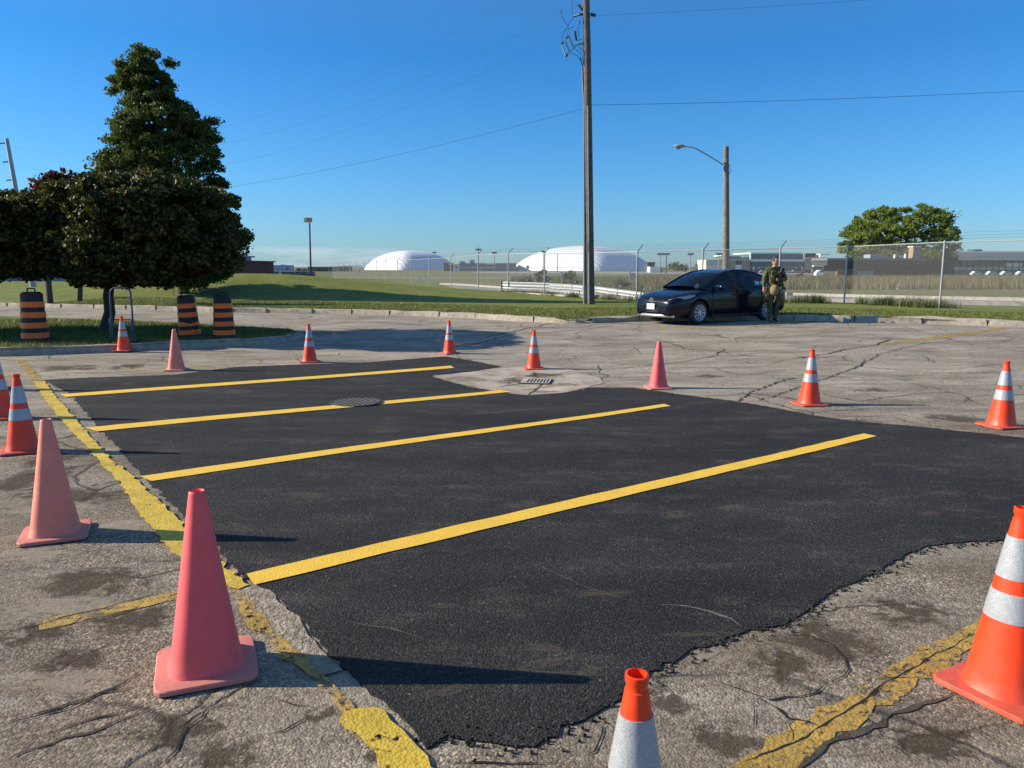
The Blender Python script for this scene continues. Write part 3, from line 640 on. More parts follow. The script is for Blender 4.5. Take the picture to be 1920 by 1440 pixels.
o = cone('pink', 1234, 728, 640, R(6), 'plain pinkish red cone right of the drain apron')

# ================================================================ construction drums
def drum():
    r = empty('construction_drum', (0, 0, 0)); Hd = 1.0
    def rr(z): return .255 - .055 * (z / Hd)
    prof = [(0.0, .03)]; z = .03
    segs = 9; body = []
    for k in range(10):
        z0 = .05 + k * .0945; body += [(rr(z0) + (.004 if k % 2 else 0), z0), (rr(z0 + .09) + (.004 if k % 2 else 0), z0 + .09)]
    body += [(.185, 1.0), (.165, 1.03), (0.0, 1.035)]
    MB().lathe([(0, .05)] + body, 28).build('barrel', M['bandb'], r, smooth=.6)
    for k, z0 in enumerate((.075, .285, .50, .715)):
        g_ = MB(); pr = [(rr(z0) + .004, z0), (rr(z0) + .010, z0 + .004)] + [(rr(z0 + .115 * q / 3) + .010, z0 + .004 + .111 * q / 3) for q in range(1, 4)] + [(rr(z0 + .12) + .003, z0 + .119)]
        g_.lathe(pr, 28).build('orange_band', M['bando'], r, smooth=.6)
    MB().lathe([(0, .001), (.40, .001), (.41, .02), (.38, .05), (.27, .07), (.20, .075)], 24, sq=lambda i: 3).build('base', M['dark'], r, smooth=.5)
    MB().tube([(-.10, 0, 1.02), (-.10, 0, 1.085), (-.09, 0, 1.10), (.09, 0, 1.10), (.10, 0, 1.085), (.10, 0, 1.02)], .015, 6).build('handle', M['bandb'], r)
    return r
dp = drum(); dl = [(67, 640, 540, 'leftmost drum', 0), (357, 632, 547, 'drum with torn sagging bands before the tall tree trunk', 0), (421, 633, 547, 'rightmost drum near the island tip', 0)]
for i, (u, v, vt, lab, _) in enumerate(dl):
    o = dp if i == 0 else copy_tree(dp); p = gp(u, v, .13); d = ray(u, vt); h = HC + d[2] * p.y / d[1] - p.z
    o.location = p; o.scale = (h / 1.11,) * 3; o.rotation_euler = (0, R((0, -3, 0)[i]), (R(-15), R(35), R(10))[i]); tag(o, lab + ', black with orange bands', 'drum', 'construction drums on the island'); print('drum', h / 1.11)
    if i == 1:
        for z0, dx in ((.78, .0), (.30 + .18, .04)):
            g_ = MB(); rr_ = .265 - .055 * z0; rows = []
            for q in range(9):
                a = R(-150 + q * 14); e = (1 - abs(q - 4) / 4) * .06
                rows.append([(rr_ * math.cos(a) * 1.03, rr_ * math.sin(a) * 1.03, z0 - .06), (rr_ * math.cos(a) * 1.045, rr_ * math.sin(a) * 1.045, z0 - .075 - e)])
            g_.grid(rows).build('torn_flap', M['bandb'], o)

# ================================================================ hand truck
p = gp(228, 657); hr = empty('hand_truck', p, R(0), 'blue two-wheeled hand truck standing at the island kerb with a cone on its plate', 'hand truck')
g_ = MB()
def HT(x, z, y=0): return Vector((x, y + .10 + z * .02, z))
hw = .215
g_.tube([HT(-hw, .03), HT(-hw, .6), HT(-hw + .005, 1.14), HT(-hw + .03, 1.21), HT(-hw + .09, 1.25), HT(hw - .09, 1.25), HT(hw - .03, 1.21), HT(hw - .005, 1.14), HT(hw, .6), HT(hw, .03)], .018, 8)
for z in (.12, .62, 1.05): g_.tube([HT(-hw, z), HT(hw, z)], .011, 8)
g_.build('frame', M['blue_steel'], hr, smooth=.6)
for s_ in (-1, 1):
    MB().tube([HT(s_ * hw, .07, .02), HT(s_ * (hw + .0), .40, -.09), HT(s_ * hw, .60, -.08), HT(s_ * hw, .64, -.04), HT(s_ * hw, .62, .0)], .011, 8).build('side_guard', M['blue_steel'], hr, smooth=.6)
    wl_ = MB()
    wl_.tube([(s_ * (hw + .035), .20, .11), (s_ * (hw + .085), .20, .11)], .105, 20); tyre = wl_.build('wheel', M['dark'], hr, smooth=.6)
    MB().tube([(s_ * (hw + .02), .20, .11), (s_ * (hw + .09), .20, .11)], .05, 14).build('hub', M['galv'], tyre, smooth=.6)
MB().box((0, -.06, .008), (.40, .30, .010)).build('toe_plate', M['blue_steel'], hr)
hr.location.z += .0

# ================================================================ drains
p = gp(668, 757); gr = empty('round_grate', (p.x, p.y, p.z + .014), 0, 'round cast iron drain grate set in the new asphalt on the second stall line', 'drain grate')
g_ = MB(); g_.lathe([(.44, .0), (.44, .014), (.405, .014), (.405, 0)], 40).build('rim', M['steel_d'], gr)
g_ = MB(); g_.lathe([(0, .003), (.40, .003)], 32).build('painted_pit_shade', M['black'], gr)  # flat black disc, the shaft's darkness is painted, there is no hollow
g_ = MB()
for k in range(-4, 5):
    y = k * .09; hw_ = math.sqrt(max(0, .395**2 - y * y))
    g_.box((0, y, .0085), (2 * hw_, .026, .009)); g_.box((y, 0, .0095), (.026, 2 * hw_, .009))
g_.build('grid', simple('worn_iron', (.14, .12, .095), .7, .2), gr); gr.rotation_euler = (0, 0, R(33)); gr.scale = (.72, .72, 1)
p = gp(1006, 717); cb = empty('catch_basin', (p.x, p.y, p.z + .008), R(-8), 'rectangular slotted catch basin grate in the concrete apron by the cone', 'drain grate')
MB().box((0, 0, .004), (.72, .72, .006)).build('frame', M['steel_d'], cb); cb.scale = (.66, .72, 1)
MB().box((0, 0, .0085), (.62, .62, .003)).build('painted_pit_shade', M['black'], cb)  # flat black plate painted as the dark below the slots
g_ = MB()
for k in range(8): g_.box((-.22 + k * .074, 0, .014), (.034, .60, .010))
g_.box((-.275, 0, .0135), (.13, .60, .010))
for yy in (-.29, .29): g_.box((0, yy, .0155), (.60, .05, .010))
g_.build('bars', M['conc'], cb)

# ================================================================ trees
def leaf_mesh(name, C_, size, mat, flat=.0, shape=1.5):
    n_ = len(C_); nrm = rng.normal(size=(n_, 3)); nrm[:, 2] = np.abs(nrm[:, 2]) + flat; nrm /= np.linalg.norm(nrm, axis=1)[:, None]
    a = rng.normal(size=(n_, 3)); a -= (a * nrm).sum(1)[:, None] * nrm; a /= np.linalg.norm(a, axis=1)[:, None]; b = np.cross(nrm, a)
    s_ = size * rng.uniform(.6, 1.3, n_)[:, None]
    bend = nrm * s_ * .25
    V = np.stack([C_ - a * s_ * .5 * shape, C_ + b * s_ * .5 - bend, C_ + a * s_ * .5 * shape, C_ - b * s_ * .5 - bend], 1).reshape(-1, 3)
    me = bpy.data.meshes.new(name); me.vertices.add(4 * n_); me.vertices.foreach_set('co', V.ravel()); me.loops.add(6 * n_); i = np.arange(n_)[:, None] * 4
    idx = np.concatenate([i, i + 1, i + 2, i, i + 2, i + 3], 1).ravel(); me.loops.foreach_set('vertex_index', idx); me.polygons.add(2 * n_)
    me.polygons.foreach_set('loop_start', np.arange(2 * n_) * 3); me.polygons.foreach_set('loop_total', np.full(2 * n_, 3)); me.update(calc_edges=True); me.validate(); me.materials.append(mat); return me
def clusters_from(tab, Y, nc, depth=1.0, gapf=0, ysh=0):
    """silhouette rows (v, uL, uR) -> cluster centres filling the volume of revolution at distance Y"""
    vs_ = np.array([r[0] for r in tab], float); out = []
    while len(out) < nc:
        v = rng.uniform(vs_[0], vs_[-1]); l = np.interp(v, vs_, [r[1] for r in tab]); r = np.interp(v, vs_, [r[2] for r in tab])
        if rng.random() > (r - l) / max(q[2] - q[1] for q in tab): continue
        cx = (l + r) / 2; a = rng.uniform(0, 2 * math.pi); q = rng.random()**.33
        P0 = at(cx, v, Y); Rr = (r - l) / 2 / FPX * Y
        out.append((P0.x + Rr * q * math.cos(a), Y + ysh + Rr * q * depth * math.sin(a), P0.z))
    return np.array(out)
def leaves(cl, rad, per, squash=.6):
    n_ = len(cl); rr_ = rad * rng.uniform(.6, 1.35, n_); d = rng.normal(size=(n_, per, 3)); d /= np.linalg.norm(d, axis=2)[..., None]
    q = rng.random((n_, per, 1))**.5; d[..., 2] *= squash
    k_ = rng.random(n_) < .18; d[k_] *= np.array([1.5, 1.5, 1.2]) * (.6 + .9 * rng.random((k_.sum(), 1, 1)))
    return (cl[:, None, :] + d * q * rr_[:, None, None]).reshape(-1, 3)
def tree(name, label, cat, group, base, trunk, tr_, cl, rad, per, size, mat, squash=.6, branches=25, barkm=None, extra=None):
    r = empty(name, base, 0, label, cat, group); B = Vector(base)
    g_ = MB(); g_.tube([Vector(q) - B for q in trunk], tr_, 12)
    idx = rng.choice(len(cl), min(branches, len(cl)), replace=False); T = [Vector(q) for q in trunk]
    for i in idx:
        e = Vector(cl[i])
        if e.z < min(cl[:, 2]) + .35 * (max(cl[:, 2]) - min(cl[:, 2])): continue
        k = min(range(len(T)), key=lambda j: abs((T[j].z + .8) - e.z * .9) + (0 if T[j].z < e.z else 2)); s0 = T[k]; rk = tr_[k] * .45
        m_ = s0.lerp(e, .5) + Vector((0, 0, .12 * (e - s0).length)); g_.tube([s0 - B, m_ - B, e - B], [rk, rk * .55, rk * .2], 6, False)
    g_.build('trunk', barkm or M['bark'], r, smooth=1)
    me = leaf_mesh('crown', leaves(cl, rad, per, squash) - np.array(B), size, mat); add(bpy.data.objects.new('crown', me), r)
    return r
LM = leafmat('maple_leaf', (.042, .068, .012), (.08, .115, .018), (.15, .16, .03), .36)
LMy = leafmat('maple_leaf_gold', (.016, .028, .006), (.042, .052, .009), (.20, .155, .02), .28)
LR_ = leafmat('red_maple_leaf', (.05, .012, .010), (.10, .02, .012), (.16, .05, .02), .3)
LL_ = leafmat('locust_leaf', (.14, .20, .035), (.21, .27, .05), (.30, .32, .08), .55)
LB_ = leafmat('bush_leaf', (.035, .05, .012), (.07, .085, .022), (.13, .12, .04), .3)
# tall conical tree on the verge
YT = 37.5; tab = [(100, 262, 266), (120, 244, 284), (150, 226, 312), (172, 240, 328), (200, 244, 354), (232, 222, 392), (262, 222, 388), (300, 204, 402), (330, 196, 402), (360, 196, 412), (400, 208, 428), (440, 214, 452), (480, 232, 446), (505, 290, 438), (520, 320, 410), (538, 335, 385)]
cl = clusters_from(tab, YT, 1000, .95)
ex_ = np.array([tuple(at(u, v, YT + random.uniform(-1, 1))) for u, v in [(452, 438), (440, 432), (462, 446), (455, 455), (438, 372), (430, 380), (441, 384), (420, 345), (402, 290), (405, 260), (398, 228), (214, 148), (212, 170), (222, 160), (226, 120), (262, 92), (445, 480), (430, 495), (446, 462), (285, 100), (318, 118), (190, 328), (186, 322)]])
base = at(345, 565, YT); base.z = zt(base.x, base.y) - .05
tk = [base, at(343, 530, YT), at(336, 470, YT), at(322, 380, YT), at(305, 280, YT), at(285, 190, YT), at(268, 110, YT)]
cl = np.concatenate([cl, np.repeat(ex_, 2, 0)])
tree('maple_tree', 'tall cone-shaped dark green tree rising behind the low round crowns', 'tree', None, base, tk, [.30, .26, .22, .17, .12, .07, .03], cl, .34, 125, .10, LM, .6, 70)
# round-headed trees on the island
YI = 18.6; tab = [(336, 190, 330), (348, 145, 385), (368, 112, 415), (400, 106, 420), (430, 108, 422), (460, 114, 426), (490, 122, 418), (512, 132, 395), (530, 160, 320)]
cl = clusters_from(tab, YI, 620, 1.15)
base = gp(214, 618, .13)
tk = [base, at(206, 585, YI), at(203, 555, YI), at(206, 525, YI), at(220, 470, YI), at(232, 420, YI), at(240, 370, YI)]; tk[0] = Vector((tk[0].x, YI, zi(tk[0].x, YI) - .02))
tree('globe_maple_tree', 'low round-headed tree with a curved dark trunk behind the hand truck', 'tree', None, tuple(tk[0]), tk, [.15, .125, .115, .11, .09, .06, .03], cl, .22, 150, .074, LMy, .65, 40)
tab = [(368, 30, 95), (385, -150, 112), (420, -330, 135), (455, -380, 150), (485, -380, 140), (508, -250, 100), (518, -150, 60)]  # crown widened beyond the left edge, unseen, to throw shade over the island
cl = clusters_from(tab, YI - .5, 760, .72)
b2 = at(-110, 620, YI - .8); b2.z = zi(b2.x, b2.y)
tk = [b2, at(-110, 580, YI - .8), at(-110, 520, YI - .8), at(-110, 460, YI - .8), at(-105, 410, YI - .8)]
tree('globe_maple_tree', 'round-headed tree cut off by the left edge of the picture', 'tree', None, tuple(b2), tk, [.15, .13, .11, .08, .04], cl, .22, 130, .074, LMy, .65, 30)
YR = 27; tab = [(330, 98, 122), (342, 80, 128), (362, 68, 130), (400, 60, 130), (440, 60, 130)]
cl = clusters_from(tab, YR, 70, .9); b3 = at(95, 580, YR); b3.z = zg(b3.x, b3.y)
b3.y = kerby(b3.x) + 1.5; dy = b3.y
cl[:, 0] *= dy / YR; cl[:, 2] = (cl[:, 2] - HC) * dy / YR + HC; cl[:, 1] += dy - YR; b3.x *= dy / YR; b3.z = zt(b3.x, dy)
tree('red_maple_tree', 'dark red leaved tree showing between two green crowns', 'tree', None, tuple(b3), [b3, b3 + Vector((0, 0, 2)), b3 + Vector((.2, 0, 4.8))], [.12, .1, .04], cl, .42, 150, .12, LR_, .7, 14)
# dead twigs above the round crown belong to a bare tree behind it
YB = 33; bb_ = at(150, 575, YB); bb_.z = zt(bb_.x, bb_.y); br = empty('bare_tree', bb_, 0, 'bare grey twigs of a leafless tree poking above the round crown', 'tree'); g_ = MB()
def Q(u, v): return at(u, v, YB) - bb_
g_.tube([Vector((0, 0, 0)), Q(152, 480), Q(155, 400), Q(152, 362)], [.11, .09, .06, .03], 7)
g_.build('trunk', M['bark'], br)
g_ = MB()
for pl in ([(152, 372), (135, 352), (126, 338), (121, 332)], [(135, 352), (124, 345), (120, 343)], [(152, 368), (147, 352), (139, 338)], [(147, 352), (156, 346), (152, 340)], [(154, 380), (163, 352), (160, 335), (161, 325)], [(163, 352), (170, 345), (173, 330)], [(160, 335), (166, 328)], [(150, 362), (144, 358), (138, 355)], [(163, 340), (157, 332)]):
    g_.tube([Q(*q) for q in pl], [.03, .022, .016, .01][:len(pl)], 5)
g_.build('twigs', simple('dead_wood', (.16, .14, .12), .9), br)
# tree behind the low bunker on the right
YL = 112; tab = [(388, 1655, 1738), (398, 1625, 1772), (412, 1602, 1778), (430, 1592, 1782), (448, 1576, 1786), (465, 1580, 1786), (485, 1600, 1790), (510, 1640, 1770)]
cl = clusters_from(tab, YL, 330, .8); b4 = at(1700, 520, YL); b4.z = zg(b4.x, b4.y)
tree('locust_tree', 'light green spreading tree behind the low dark building on the right', 'tree', None, tuple(b4), [b4, at(1702, 480, YL), at(1700, 450, YL), at(1695, 420, YL)], [.4, .32, .25, .12], cl, .85, 105, .25, LL_, .6, 50)

# far bushes and trees
def blob_tree(name, label, cat, group, u, vb, vt, wpx, Y, mat, nl=500, trunk=True):
    p = at(u, vb, Y); p.z = zg(p.x, p.y) + (.08 if Y < 100 else 0); h = at(u, vt, Y).z - p.z; wd = wpx / FPX * Y / 2
    r = empty(name, p, 0, label, cat, group)
    nc = 14; c = rng.normal(size=(nc, 3)); c /= np.linalg.norm(c, axis=1)[:, None]; c *= rng.random((nc, 1))**.4
    c = c * np.array([wd * .75, wd * .75, h * .36]) + np.array([0, 0, h * .58])
    L_ = leaves(c, wd * .36, nl // nc, .8); L_[:, 2] = np.maximum(L_[:, 2], .02)
    me = leaf_mesh('crown', L_, max(.12, wd * .11), mat); add(bpy.data.objects.new('crown', me), r)
    g_ = MB()
    for k in range(4): g_.tube([(0, 0, 0), (random.uniform(-.2, .2) * wd, 0, h * .3), (random.uniform(-.5, .5) * wd, 0, h * .6)], [h * .018, h * .013, h * .006], 5)
    g_.build('trunk', M['bark'], r); return r
for a in [('bush', 'dark leafy bush growing behind the left half of the guardrail', 1017, 535, 500, 34, 50, LB_), ('bush', 'low yellowish bush left of the dark bush at the guardrail', 986, 536, 519, 32, 50, LB_), ('bush', 'round bush directly left of the utility pole behind the guardrail', 1068, 537, 508, 34, 51, LB_),
          ('bush', 'small dark bush in tall grass left of the parked car', 1165, 545, 523, 34, 50, LB_), ('bush', 'small dark bush in the tall grass right of the soldier', 1500, 527, 513, 14, 90, LB_)]:
    blob_tree(a[0], a[1], 'bush', 'bushes beyond the fence', *a[2:7], a[7], 700)
for i, (u, wp, vt, lab) in enumerate([(1268, 36, 491, 'left and tallest of the dark trees on the horizon above the car roof'), (1283, 22, 494, 'small dark tree on the horizon just right of the tallest one above the car'), (1307, 22, 493, 'pale tree on the horizon left of the cream building'), (1325, 14, 495, 'narrow tree touching the cream building'),
                                      (537, 9, 499, 'small round tree on the horizon beside the pale blue tower'), (560, 16, 502, 'low tree on the horizon left of the floodlight post'), (573, 14, 503, 'low tree on the horizon behind the floodlight post')]):
    blob_tree('distant_tree', lab, 'tree', 'trees on the horizon', u, 509, vt, wp, 430, LB_, 450)

# ================================================================ tall weeds (uncountable)
def blades(name, N_, xy, zf, h0, h1, wd, mat, lean=.25):
    x, y = xy; n_ = len(x); z = zf(x, y); h = rng.uniform(h0, h1, n_); a = rng.uniform(0, math.pi, n_); w_ = wd * rng.uniform(.5, 1.4, n_)
    lx = rng.normal(0, lean, n_) * h; ly = rng.normal(0, lean, n_) * h
    V = np.stack([np.stack([x - np.cos(a) * w_, y - np.sin(a) * w_, z], 1), np.stack([x + np.cos(a) * w_, y + np.sin(a) * w_, z], 1), np.stack([x + lx, y + ly, z + h], 1)], 1).reshape(-1, 3)
    me = bpy.data.meshes.new(name); me.vertices.add(3 * n_); me.vertices.foreach_set('co', V.ravel()); me.loops.add(3 * n_); me.loops.foreach_set('vertex_index', np.arange(3 * n_)); me.polygons.add(n_)
    me.polygons.foreach_set('loop_start', np.arange(n_) * 3); me.polygons.foreach_set('loop_total', np.full(n_, 3)); me.update(calc_edges=True); me.materials.append(mat)
    o = add(bpy.data.objects.new(name, me)); return o
GT = leafmat('tall_dry_grass', (.15, .105, .06), (.21, .17, .08), (.16, .18, .06), .3)
GG = leafmat('green_weed', (.05, .075, .02), (.09, .12, .03), (.16, .16, .06), .3)
def zf_far(x, y): return gz(x, y) + .07
n_ = 75000; yy = rng.uniform(52, 105, n_); uu = rng.uniform(1175, 2050, n_); xx = (uu - 960) / FPX * yy
den = np.sin(xx * .5 + np.sin(yy * .3) * 2) * .3 + .7
k = rng.random(n_) < den; tag(blades('tall_grass', 0, (xx[k], yy[k]), zf_far, .25, .8, .03, GT), 'tall brownish grass covering the field beyond the service road', 'grass', kind='stuff')
n_ = 26000; yy = rng.uniform(50, 95, n_); uu = rng.uniform(960, 1200, n_); xx = (uu - 960) / FPX * yy
tag(blades('field_weeds', 0, (xx, yy), zf_far, .2, .7, .03, GG), 'green and straw weeds growing behind the guardrail', 'weeds', kind='stuff')
GB = leafmat('lawn_blade', (.10, .125, .022), (.15, .17, .035), (.22, .205, .06), .3)
n_ = 90000; xx = rng.uniform(-19, 21, n_); kk = np.interp(xx, KX, KY); yy = kk + .17 + rng.random(n_)**1.6 * 6
tag(blades('lawn_grass', 0, (xx, yy), lambda x, y: gz(x, y) + .12 + mound(x, y), .02, .06, .012, GB, .5), 'short mown grass of the verge along the kerb', 'grass', kind='stuff')
n_ = 60000; xx = rng.uniform(-16, -4.5, n_); yy = rng.uniform(14.5, 22, n_)
iy0 = np.interp(xx, [p[0] for p in ISL + ISF], [p[1] for p in ISL + ISF]); iy1 = np.interp(xx, [p[0] for p in ISB[::-1]], [p[1] for p in ISB[::-1]])
k = (yy > iy0 + .2) & (yy < iy1 - .2) & (xx < ISF[-1][0])
tag(blades('island_grass', 0, (xx[k], yy[k]), lambda x, y: gz(x, y) + .13, .03, .09, .009, GB, .5), 'short grass of the traffic island under the trees', 'grass', kind='stuff')

# ================================================================ chain link fence with barbed wire
def fence(name, label, posts, hgt, pitch, wire_r, post_r, arm=True, arm_dir=None, zf=zt, slats=None, mats=None, skip_fabric=False, wires=3):
    r = empty(name, (posts[0][0], posts[0][1], zf(*posts[0])), 0, label, 'fence'); O = r.location.copy()
    P = [Vector((x, y, zf(x, y))) for x, y in posts]
    for i, p in enumerate(P):
        g_ = MB(); g_.tube([p - O - Vector((0, 0, .15)), p - O + Vector((0, 0, hgt))], post_r, 8)
        g_.sphere(p - O + Vector((0, 0, hgt)), post_r * 1.3, 8, 4)
        g_.build('post', M['galv'], r, smooth=.8)
        if arm:
            d = (P[min(i + 1, len(P) - 1)] - P[max(i - 1, 0)]); d.z = 0; d.normalize(); s_ = Vector(arm_dir) if arm_dir else Vector((-d.y, d.x, 0))
            MB().tube([p - O + Vector((0, 0, hgt)), p - O + Vector((0, 0, hgt)) + s_ * .30 + Vector((0, 0, .32))], post_r * .5, 6).build('barb_arm', M['steel_d'] if not mats else M['galv'], r)
    g_ = MB(); 
    for a, b in zip(P, P[1:]): g_.tube([a - O + Vector((0, 0, hgt - .02)), b - O + Vector((0, 0, hgt - .02))], post_r * .55, 6)
    g_.build('top_rail', M['galv'], r, smooth=.8)
    if arm:
        g_ = MB()
        for k in range(wires):
            f = (k + 1) / wires
            for i, (a, b) in enumerate(zip(P, P[1:])):
                ps = []
                for j, q in ((i, a), (i + 1, b)):
                    d = (P[min(j + 1, len(P) - 1)] - P[max(j - 1, 0)]); d.z = 0; d.normalize(); s_ = Vector(arm_dir) if arm_dir else Vector((-d.y, d.x, 0)); ps.append(q - O + Vector((0, 0, hgt)) + s_ * .30 * f + Vector((0, 0, .32 * f)))
                m_ = (ps[0] + ps[1]) / 2 - Vector((0, 0, .02)); g_.tube([ps[0], m_, ps[1]], wire_r * 1.1, 4, False)
                nb = int((b - a).length / .15)
                if (a.y < 50):
                    for t in range(nb):
                        c = ps[0].lerp(ps[1], t / nb); g_.box(c, (.004, .004, .035), rot=Euler((random.random() * 3, random.random() * 3, 0)).to_matrix())
        g_.build('barbed_wire', M['steel_d'], r)
    # woven fabric: two families of diagonal wires
    g_ = MB()
    if not skip_fabric:
        for a, b in zip(P, P[1:]):
            L_ = (b - a).length; n_ = int(L_ / pitch); hh = hgt + .02; d = (b - a) / L_; nrm = Vector((-d.y, d.x, 0)).normalized() * wire_r
            H2 = hh - .04
            for k in range(-int(H2 / pitch), n_ + 1):
                for sg in (1, -1):
                    s0 = k * pitch; s1 = s0 + H2; za, zb = (0, H2) if sg > 0 else (H2, 0)
                    t0, t1 = max(0, -s0), min(H2, L_ - s0)
                    if t1 - t0 < .05: continue
                    A_ = a - O + d * (s0 + t0) + Vector((0, 0, .04 + (t0 if sg > 0 else H2 - t0))); B_ = a - O + d * (s0 + t1) + Vector((0, 0, .04 + (t1 if sg > 0 else H2 - t1)))
                    wv = Vector((0, 0, wire_r)) ; o_ = nrm * (1 if sg > 0 else -1)
                    g_.v += [A_ - wv + o_, A_ + wv + o_, B_ + wv + o_, B_ - wv + o_]; q = len(g_.v); g_.f.append((q - 4, q - 3, q - 2, q - 1))
        g_.build('chain_link_mesh', M['wire'], r)
    if slats:
        g_ = MB()
        for a, b in zip(P, P[1:]): g_.bar(a - O + Vector((0, .05, hgt * .47)), b - O + Vector((0, .05, hgt * .47)), .02, hgt * .9)
        g_.build('privacy_slats', slats, r)
    return r
# the posts, from right to left, then curving away into the distance
FP = [(21.2, 20.9), (15.42, 28.0), (13.85, 32.4), (11.7, 34.2), (8.7, 35.7), (6.0, 37.5), (3.75, 40.8), (1.85, 44.5), (-.23, 48.2), (-2.26, 52), (-4.7, 60), (-7.1, 67), (-9.4, 73), (-11.85, 81), (-14.5, 90), (-17.5, 101), (-19.4, 106), (-21, 111), (-23.5, 118), (-26, 125), (-28.5, 132), (-31, 139), (-33.5, 146)]
def zfence(x, y): return zt(x, y)
fence('chain_link_fence', 'tall chain link fence with barbed wire running behind the car', FP, 2.35, .058, .0023, .036, True, (.93, .36, 0), zfence)
# mesh gets finer wires only in its near spans; a lower plain fence further out in the field
F2 = [(-42 + i * 6.2, 128 - abs(i) * .8) for i in range(0, 24)]
fence('field_fence', 'low thin wire fence across the field in front of the white domes', F2, 1.8, .5, .006, .03, False, zf=lambda x, y: zg(x, y) + .05)
F3 = [(-(960 - u) / FPX * 92, 92) for u in (440, 466, 481, 495, 507, 519, 531, 545, 557, 568, 580, 594)]
slat = simple('grey_privacy_slats', (.13, .13, .12), .8, var=.12)
fence('slatted_fence', 'grey slatted fence screening the yard right of the red brick building', F3, 1.05, .5, .006, .03, False, zf=lambda x, y: zt(x, y) + .02, slats=slat)

# ================================================================ poles
up = at(1107, 571, 33.0); up.z = zt(up.x, 33.0) - .02
root = empty('utility_pole', up, 0, 'tall weathered wooden utility pole with switches and conduits, left of the parked car', 'utility pole')
def U(u, v, Y=33.0): return at(u, v, Y) - up
base_x = 0
g_ = MB(); pts = [Vector((0, 0, 0)), U(1105, 420), U(1103, 250), U(1101, 100), U(1099, 0), U(1098, -60)]
g_.tube(pts, [.19, .175, .165, .15, .14, .135], 16); g_.build('pole', M['wood_d'], root, smooth=.8)
MB().tube([U(1095.5, 570) + Vector((0, -.05, .02)), U(1096, 440) + Vector((0, -.05, 0)), U(1095, 190), U(1092, 135), U(1091, 120), U(1088, 108)], [.055, .05, .04, .035, .03, .03], 8).build('conduit', simple('grey_pvc', (.16, .165, .17), .5), root, smooth=.8)
MB().tube([U(1104, 570) + Vector((-.01, -.20, .02)), U(1103, 400) + Vector((-.01, -.19, 0)), U(1101.5, 200) + Vector((-.01, -.17, 0))], .022, 6).build('ground_wire_guard', M['galv'], root, smooth=.8)
MB().box(U(1103, 464) + Vector((-.02, -.205, 0)), (.07, .01, .42)).build('yellow_marker', simple('yellow_marker_plastic', (.65, .5, .06), .5), root)
# fused cutouts and switch frame on the left of the pole
def ins(a, b, r, mat, n=6):
    g__ = MB(); a = Vector(a); b = Vector(b); pts = []; rr_ = []
    for k in range(n * 2 + 1):
        pts.append(a.lerp(b, k / (2 * n))); rr_.append(r if k % 2 else r * .55)
    g__.tube(pts, rr_, 10); return g__
pb = simple('brown_porcelain', (.10, .08, .07), .25); pg = simple('grey_polymer', (.30, .31, .33), .4)
g_ = MB()
for (a, b) in [((1054, 85), (1061, 105)), ((1059, 76), (1069, 99)), ((1067, 68), (1076, 91))]: g_.tube([U(*a), U(*b)], .030, 8)
g_.tube([U(1053, 84), U(1067, 67)], .02, 6); g_.tube([U(1060, 106), U(1075, 92)], .02, 6); g_.build('switch_frame', pg, root)
g_ = MB(); g_.tube([U(1077, 86), U(1095, 82)], .028, 6); g_.tube([U(1076, 92), U(1083, 83), U(1094, 80)], .02, 6); g_.tube([U(1083, 76), U(1091, 73)], .02, 6); g_.tube([U(1086, 88), U(1094, 96)], .02, 6); g_.build('bracket', M['galv'], root)
ins(U(1078, 58), U(1081, 76), .055, pb).build('insulator', pb, root); ins(U(1075, 31), U(1089, 27), .05, pb).build('insulator', pb, root); ins(U(1084, 8), U(1093, 20), .055, pb).build('insulator', pb, root)
ins(U(1107, 27), U(1117, 29), .09, pb, 3).build('insulator', pb, root); ins(U(1052, 83), U(1056, 78), .05, pb, 3).build('insulator', pb, root); ins(U(1060, 71), U(1066, 68), .05, pb, 3).build('insulator', pb, root); ins(U(1061, 107), U(1064, 101), .05, pb, 3).build('insulator', pb, root)
g_ = MB()
for pl in ([(1079, 93), (1086, 97), (1092, 106), (1094, 120)], [(1072, 100), (1082, 104), (1090, 116), (1093, 130)], [(1076, 33), (1068, 42), (1065, 50), (1056, 60), (1054, 76)], [(1065, 48), (1060, 42), (1052, 28)], [(1073, 0), (1073, 20), (1074, 32)], [(1064, 66), (1066, 54), (1076, 50)], [(1086, 70), (1083, 55), (1087, 42)], [(1072, -20), (1073, 2)]):
    g_.tube([U(*q) for q in pl], .010, 5)
g_.build('jumper_cable', M['dark'], root)
MB().tube([U(1101, 27) - Vector((.3, 0, 0)), U(1106, 27)], .05, 8).build('cross_bolt', M['steel_d'], root)
MB().box(U(1052, 22), (.06, .06, .12)).build('line_clamp', M['galv'], root); MB().box(U(1087, 42), (.06, .06, .12)).build('line_clamp', M['galv'], root)

